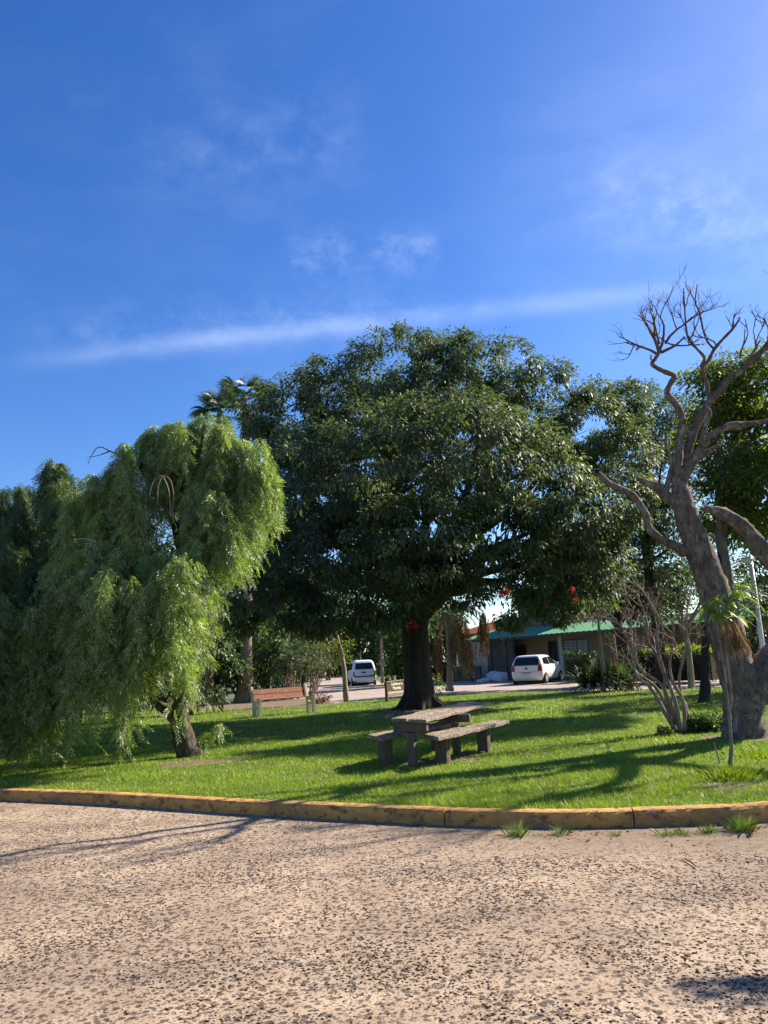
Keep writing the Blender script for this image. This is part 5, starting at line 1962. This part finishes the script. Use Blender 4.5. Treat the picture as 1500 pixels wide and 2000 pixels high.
# clumping palm behind the park bench
p4 = at(560, 1368, 0.05)
ac = thing('clumping_palm', 'clumping palm with many canes and arching green fronds behind the park bench', 'palm', p4)
mb = MB()
vs, fs = [], []
for i in range(15):
    b_ = p4 + np.array([random.gauss(0, 0.34), random.gauss(0, 0.25), 0])
    t_ = b_ + np.array([random.gauss(0, 0.35), random.gauss(0, 0.3), random.uniform(0.9, 2.2)])
    mb.tube([b_, (b_ + t_) / 2, t_], [0.035, 0.03, 0.025], 7)
    for k in range(4):
        a = random.uniform(0, 6.28)
        feather(vs, fs, t_, [math.cos(a), math.sin(a), random.uniform(0.8, 2.2)], random.uniform(1.1, 1.7), random.uniform(1.3, 2.2), 20, 0.34, 0.035, 0.3)
mb.build('canes', M['bark_pale'], ac, True)
mesh_np('fronds', np.array(vs), np.array(fs), M['leaf_palm'], ac)

# ------------------------------------------------------------------ more shrubs and small trees
shrub('variegated_shrub', 'pale green leafy shrub against the right side of the big trunk', 'shrub', at(852, 1362, LZ), px_blobs([(848, 1322, 13, 0), (856, 1340, 14, 0), (846, 1345, 12, 0)], 30.0), 'leaf_mid', 12, 14, 0.14, 0.10, 0.055)
rb = at(628, 1374, LZ)
shrub('red_leaved_plant', 'low dark red leaved plant at the right end of the park bench', 'plant', rb, px_blobs([(622, 1364, 11, 0), (636, 1368, 9, 0), (612, 1362, 8, 0)], float(rb[1])), 'leaf_red', 20, 12, 0.12, 0.12, 0.04)
# strappy clump by the driveway
ag = at(1172, 1350, LZ)
sc_ = thing('strap_leaved_clump', 'spiky clump of long strap leaves beside the thin white trunk', 'plant', ag)
vs, fs = [], []
hd3 = [ag + np.array([dx, dy, 0.15]) for dx, dy in ((-0.5, 0), (-0.15, 0.2), (0.25, 0), (0.65, 0.1), (0.1, -0.2), (0.95, 0))]
V, F = strap_leaves(hd3, 85, 1.6, 0.055, 0.40, 1.3)
mesh_np('leaves', V, F, M['leaf_mid'], sc_)
hd4 = [ag + np.array([dx, -0.2, 0.1]) for dx in (0.5, 0.9, 1.1)]
V, F = strap_leaves(hd4, 30, 0.8, 0.04, 1.1, 0.8)
mesh_np('dry_leaves', V, F, M['leaf_dry'], sc_)
V, F = strap_leaves([atd(1203, 1303, float(ag[1])), atd(1192, 1293, float(ag[1]))], 9, 0.16, 0.05, 0.2, 1.0)
mesh_np('flower', V, F, M['flower_red'], sc_)


def sapling(name, label, lst, Y, mat, crownblobs=None, lm='leaf_lime', group=None, per=14, dens=10, cr=0.2, L_=0.12, W_=0.06):
    b_ = atd(lst[0][0], lst[0][1], Y)
    r = thing(name, label, 'tree', b_, group)
    mb = MB()
    pxtube(mb, lst, Y, 9, 5, 0.04)
    mb.build('trunk', M[mat], r, True)
    if crownblobs:
        C, Nn = clump_points(px_blobs(crownblobs, Y), dens, 0.3)
        V, F = leafy(C, Nn, per, cr, L_, W_, 0.3, 0.2)
        mesh_np('crown', V, F, M[lm], r)
    return r


YA = float(ag[1])
sapling('young_tree', 'thin pale trunk rising out of the strap leaved clump', [(1179, 1352, 11), (1178, 1310, 9), (1173, 1260, 7), (1169, 1215, 5), (1172, 1180, 3)], YA - 0.4, 'bark_pale', [(1174, 1178, 9, 0), (1180, 1186, 6, 0)], per=8, dens=7)
sapling('young_tree', 'thinner pale trunk just right of the strap leaved clump', [(1206, 1340, 7), (1204, 1300, 6), (1200, 1255, 5), (1197, 1240, 4)], YA + 1.5, 'bark_pale', [(1200, 1238, 14, 0), (1188, 1240, 12, 0), (1212, 1235, 9, 0)], 'leaf_dark', dens=7)
sapling('young_tree', 'slim leaning trunk with a light crown at the roadside left of the van', [(677, 1371, 13), (674, 1340, 10), (671, 1300, 9), (664, 1265, 8), (656, 1235, 5)], float(at(677, 1371, LZ)[1]), 'bark_pale',
        [(655, 1245, 26, 0), (640, 1262, 20, 0), (672, 1258, 18, 0), (630, 1235, 18, 0)], 'leaf_olive', dens=5, per=12)
sapling('young_tree', 'straight pale trunk on the verge right of the van', [(748, 1334, 8), (746, 1300, 6), (745, 1260, 6), (744, 1200, 5)], 50.0, 'bark_pale', [(744, 1205, 40, 0), (760, 1225, 26, 0)], 'leaf_mid', dens=2.5, L_=0.2, W_=0.1)
sapling('young_tree', 'dark trunk with a low fork standing behind the bare shrub', [(1376, 1374, 26), (1378, 1340, 19), (1377, 1300, 17), (1378, 1260, 15), (1385, 1200, 13), (1400, 1120, 12), (1420, 1030, 10)], float(at(1378, 1372, LZ)[1]), 'bark_main')
# slender stems shrub by the road
sx = at(612, 1362, LZ)
ss_ = thing('slender_shrub', 'open shrub of slender grey stems at the roadside behind the bench', 'shrub', sx)
mb = MB()
random.seed(9)
tipz = []
for i in range(11):
    e = atd(random.uniform(585, 665), random.uniform(1215, 1265), float(sx[1]) + random.uniform(-0.8, 0.8))
    mid = (sx + e) / 2 + np.array([random.gauss(0, 0.12), random.gauss(0, 0.1), 0.1])
    Q, S = catmull([sx + np.array([random.gauss(0, 0.1), random.gauss(0, 0.1), -0.02]), mid, e], [0.032, 0.024, 0.010], 5)
    mb.tube(Q, S, 6)
    for k in range(5, len(Q)):
        twigs(mb, Q[k], rand_unit(1)[0] + np.array([0, 0, 0.6]), 0.010, 0.4, 1, 4, 0.6, 0.05, seg=3)
        tipz.append(Q[k])
    tipz.append(e)
mb.build('stems', M['bark_pale'], ss_, True)
C = np.array(tipz) + RG.normal(0, 0.18, (len(tipz), 3))
V, F = leafy(C, rand_unit(len(C)), 16, 0.26, 0.10, 0.045, 0.2, 0.1)
mesh_np('foliage', V, F, M['leaf_mid'], ss_)

# hedges in front of the house
def hedge(name, label, p0, p1, dep, h, mat, topmat):
    A, B = np.array(p0), np.array(p1)
    r = thing(name, label, 'hedge', ((A + B) / 2)[:3])
    L_ = np.linalg.norm((B - A)[:2])
    a, nn2 = frame_axes(A, B)
    n = int(L_ * h * 700)
    u_ = RG.random(n)
    z_ = RG.random(n) * h
    d_ = (RG.random(n) ** 0.5) * dep / 2 * np.where(RG.random(n) < 0.6, -1, 1)
    wv = 0.06 * np.sin(u_ * L_ * 4) + 0.05 * np.sin(u_ * L_ * 9 + 1)
    P = np.stack([A[0] + (B - A)[0] * u_ + nn2[0] * (d_ + wv), A[1] + (B - A)[1] * u_ + nn2[1] * (d_ + wv), z_ * (1 + wv) + 0.02], 1)
    V, F = leaf_quads(P, rand_unit(n) + np.array([0, 0, 0.2]), 0.10, 0.06)
    mesh_np('foliage', V, F, M[mat], r)
    n = int(L_ * 420)
    u_ = RG.random(n)
    wv = 0.06 * np.sin(u_ * L_ * 4) + 0.05 * np.sin(u_ * L_ * 9 + 1)
    d_ = RG.uniform(-dep / 2, dep / 2, n)
    P = np.stack([A[0] + (B - A)[0] * u_ + nn2[0] * d_, A[1] + (B - A)[1] * u_ + nn2[1] * d_, h * (1 + wv) + RG.normal(0, 0.05, n)], 1)
    D = rand_unit(n)
    D[:, 2] = np.abs(D[:, 2]) + 0.3
    V, F = leaf_quads(P, D, 0.14, 0.07)
    mesh_np('new_growth', V, F, M[topmat], r)
    mb = MB()
    mb.box((*((A + B) / 2)[:2], h * 0.45), (L_ * 0.98, dep * 0.55, h * 0.8), math.atan2(a[1], a[0]))
    mb.build('twig_mass', M['bark_main'], r)
    return r


hedge('clipped_hedge', 'short dark clipped hedge between the hatchback and the strap leaved clump', atd(1112, 1320, 43.0), atd(1162, 1320, 42.0), 1.1, 1.35, 'leaf_dark', 'leaf_dark')
hedge('long_hedge', 'long hedge with bright lime green top shoots in front of the awning house', atd(1212, 1310, 38.0), atd(1400, 1310, 34.5), 1.2, 1.35, 'leaf_dark', 'leaf_lime')


# background trees
def bg_tree(name, label, px_, Y, blobs, mat, dens=1.6, per=30, cr=0.6, L_=0.22, W_=0.10, r0=0.2, group=None, shell=0.55, barkm='bark_main', split=None, ground=0.0):
    b_ = atd(px_, 1300, Y)
    b_[2] = ground
    r = thing(name, label, 'tree', b_, group)
    BBq = px_blobs(blobs, Y)
    C, Nn = clump_points(BBq, dens * 1.75, shell)
    k = C[:, 2] > ground + 0.15
    V, F = leafy(C[k], Nn[k], per, cr, L_, W_, 0.3, 0.2)
    mesh_np('crown', V, F, M[mat], r)
    mb = MB()
    zmin = min(b2[2] - b2[3] * 0.3 for b2 in BBq)
    sp = max(0.6, zmin) if split is None else split
    Q, S = catmull([b_ - np.array([0, 0, 0.05]), b_ + np.array([0.05, 0, sp * 0.5]), b_ + np.array([0, 0, sp])], [r0 * 1.3, r0, r0 * 0.85], 4)
    mb.tube(Q, S, 10, rough=0.04)
    limbs(mb, b_, [b2[:3] for b2 in BBq[:10]], r0, sp, 6, 0.2)
    mb.build('trunk', M[barkm], r, True)
    return r


G1 = 'trees behind the bare tree'
bg_tree('olive_tree', 'yellowish green tree close behind the bare tree', 1440, 21.0,
        [(1385, 770, 66, 0), (1450, 745, 72, 0.3), (1520, 740, 90, 0), (1400, 850, 70, 1), (1490, 850, 80, 1), (1440, 930, 70, 0), (1500, 950, 80, -0.5), (1400, 990, 55, 0.5), (1460, 1010, 60, 0), (1560, 850, 100, 0)],
        'leaf_olive', 6.0, 32, 0.36, 0.14, 0.066, 0.16, G1, 0.55, 'bark_limb')
bg_tree('leafy_tree', 'darker green tree between the big round tree and the bare tree', 1290, 31.0,
        [(1255, 800, 52, 0), (1300, 830, 70, 0), (1260, 890, 60, 0), (1310, 930, 70, 0), (1260, 1000, 70, 0), (1330, 1030, 70, 1), (1210, 1060, 60, 0), (1280, 1100, 60, 0), (1340, 800, 50, 1)],
        'leaf_main', 2.2, 30, 0.5, 0.17, 0.075, 0.2, G1)
bg_tree('leafy_tree', 'loose leafy tree above the left part of the green awning', 1215, 38.0,
        [(1130, 1110, 55, 0), (1200, 1130, 48, 0), (1260, 1140, 45, 0), (1320, 1140, 45, 0), (1160, 1060, 60, 1), (1080, 1090, 55, 2), (1240, 1185, 34, 0), (1290, 1190, 30, 1), (1120, 1165, 34, 2), (1180, 1190, 24, 1), (1040, 1170, 34, 3)], 'leaf_dark', 3.2, 30, 0.55, 0.2, 0.09, 0.2, G1)
bg_tree('leafy_tree', 'thin twiggy tree in front of the awning house at the right', 1345, 28.0,
        [(1330, 1170, 36, 0), (1380, 1180, 34, 0), (1300, 1190, 28, 0), (1440, 1160, 44, 0), (1420, 1110, 46, 0), (1470, 1180, 30, 0), (1360, 1120, 40, 0.5), (1400, 1200, 26, 0)], 'leaf_mid', 4.0, 14, 0.4, 0.12, 0.055, 0.10, G1, 0.2, 'bark_pale')
bg_tree('leafy_tree', 'dark leafy tree behind the right limb of the bare tree', 1475, 33.0,
        [(1440, 1225, 36, 0), (1470, 1270, 45, 0), (1500, 1100, 60, 0), (1540, 1200, 80, 0), (1470, 1060, 50, 1)], 'leaf_dark', 2.0, 26, 0.5, 0.16, 0.08, 0.18, G1)
# trees out of the frame at the right, whose shade falls on the lawn
bg_tree('leafy_tree', 'broad leafy tree past the right edge of the lawn', 1760, 27.0,
        [(1700, 900, 120, 0), (1800, 850, 140, 0), (1850, 980, 130, 0), (1730, 1020, 100, 0), (1900, 880, 130, 2)], 'leaf_main', 2.0, 26, 0.55, 0.2, 0.09, 0.3, G1)

# unseen tree added past the right edge; its bough casts shade on the road
rt = thing('leafy_tree', 'added unseen leafy tree past the right edge whose bough shades the near road', 'tree', (15.6, 11.2, 0.0), G1)
C, Nn = clump_points([(15.6, 11.2, 6.2, 1.5), (16.3, 12.0, 5.6, 1.4), (16.0, 12.3, 7.0, 1.3), (6.55, 7.14, 4.0, 0.05), (6.85, 7.06, 4.02, 0.08), (7.25, 6.98, 4.05, 0.10)], 90, 0.3)
V, F = leafy(C, Nn, 14, 0.08, 0.11, 0.045, 0.2, 0.2)
mesh_np('crown', V, F, M['leaf_dark'], rt)
mb = MB()
for pl, rr in (([(15.6, 11.2, -0.1), (15.6, 11.2, 2), (15.8, 11.4, 4), (15.9, 11.6, 6)], [0.24, 0.2, 0.16, 0.08]), ([(15.7, 11.3, 3.2), (12.6, 9.4, 4.1), (9.4, 7.6, 4.2), (6.5, 7.15, 4.0)], [0.09, 0.06, 0.035, 0.015])):
    Q, S = catmull(pl, rr, 5)
    mb.tube(Q, S, 10, rough=0.04)
mb.build('trunk', M['bark_main'], rt, True)

G2 = 'trees and tall shrubs behind the left lawn'
left_bg = [('low shady shrub at the back edge of the lawn left of the palm', 350, 29.0, [(340, 1345, 26, 0), (380, 1352, 24, 0), (300, 1350, 28, 0), (410, 1358, 18, 0), (260, 1352, 28, 0)], 'leaf_dark'),
           ('low shady shrub at the far left back edge of the lawn', 150, 27.0, [(120, 1360, 34, 0), (60, 1365, 34, 0), (190, 1358, 30, 0), (0, 1365, 34, 0), (-60, 1365, 34, 0)], 'leaf_dark'),
           ('dark shrub filling the gap behind the left end of the park bench', 470, 37.0, [(450, 1345, 20, 0), (500, 1350, 17, 0), (470, 1310, 24, 0), (440, 1275, 34, 1)], 'leaf_dark'),
           ('shadowy shrub behind the canes of the clumping palm', 560, 47.0, [(545, 1320, 26, 0), (575, 1335, 20, 0), (600, 1325, 16, 0), (555, 1275, 34, 0)], 'leaf_dark'),
           ('dense dark evergreen at the far left behind the pepper tree', 40, 24.0, [(40, 1150, 110, 0), (-60, 1100, 120, 0), (120, 1200, 90, 0), (0, 1280, 90, 0), (110, 1310, 70, 0)], 'leaf_dark'),
           ('dense dark evergreen directly behind the pepper trunk', 250, 27.0, [(230, 1150, 100, 0), (320, 1130, 90, 0), (200, 1260, 80, 0), (290, 1280, 80, 0), (260, 1050, 90, 1)], 'leaf_dark'),
           ('tall green shrub left of the palm trunk', 415, 36.5, [(410, 1260, 50, 0), (440, 1310, 38, 0), (400, 1330, 40, 0), (430, 1200, 50, 1), (385, 1190, 50, 0)], 'leaf_mid'),
           ('leafy shrub between the palm trunk and the clumping palm', 520, 38.5, [(515, 1290, 36, 0), (505, 1330, 26, 0), (530, 1240, 40, 0), (545, 1180, 40, 1), (490, 1215, 40, 1)], 'leaf_mid'),
           ('shady shrub right of the clumping palm', 590, 44.0, [(590, 1260, 36, 0), (610, 1290, 22, 0), (570, 1300, 30, 0), (600, 1210, 44, 0)], 'leaf_mid')]
for lab, px_, Y, bl_, mt in left_bg:
    bg_tree('leafy_tree', lab, px_, Y, bl_, mt, 1.7, 28, 0.5, 0.2, 0.09, 0.14, G2)
G3 = 'trees along the far road'
far_bg = [('far olive tree closing the end of the road', 640, 85.0, [(640, 1240, 52, 0), (600, 1250, 40, 0), (665, 1262, 30, 0), (625, 1200, 50, 0), (640, 1292, 14, 0)], 'leaf_olive'),
          ('dark tree behind the van', 715, 66.0, [(700, 1235, 40, 0), (722, 1262, 28, 0), (735, 1225, 36, 0), (680, 1190, 50, 0), (728, 1298, 18, 0)], 'leaf_dark'),
          ('dense green trees right of the van', 780, 52.0, [(775, 1260, 30, 0), (795, 1300, 26, 0), (765, 1310, 18, 0), (790, 1210, 50, 0), (780, 1328, 12, 0)], 'leaf_mid'),
          ('leafy tree behind the big trunk', 850, 58.0, [(850, 1240, 34, 0), (845, 1290, 26, 0), (870, 1190, 40, 0), (835, 1320, 18, 0), (862, 1316, 16, 0)], 'leaf_dark'),
          ('tall dark tree far behind the clumping palm', 540, 60.0, [(540, 1150, 70, 0), (480, 1180, 60, 0), (600, 1160, 60, 0), (450, 1250, 50, 0), (520, 1260, 50, 0)], 'leaf_dark')]
for lab, px_, Y, bl_, mt in far_bg:
    bg_tree('leafy_tree', lab, px_, Y, bl_, mt, 1.0, 30, 0.8, 0.34, 0.16, 0.22, G3)
# far wood closing the view at eye level
nf = 26000
xf_ = RG.uniform(-70, 75, nf)
P = np.stack([xf_, 104 + RG.normal(0, 3, nf), np.abs(RG.random(nf)) * (4.5 + 1.6 * np.sin(xf_ * 0.33) + 1.1 * np.sin(xf_ * 0.9 + 1))], 1)
V, F = leaf_quads(P, rand_unit(nf), 0.9, 0.5)
tag(mesh_np('far_wood', V, F, M['leaf_dark']), 'far dark band of trees closing the view at the horizon', 'wood', kind='stuff')
print('faces', sum(len(o.data.polygons) for o in SC.objects if o.type == 'MESH'))
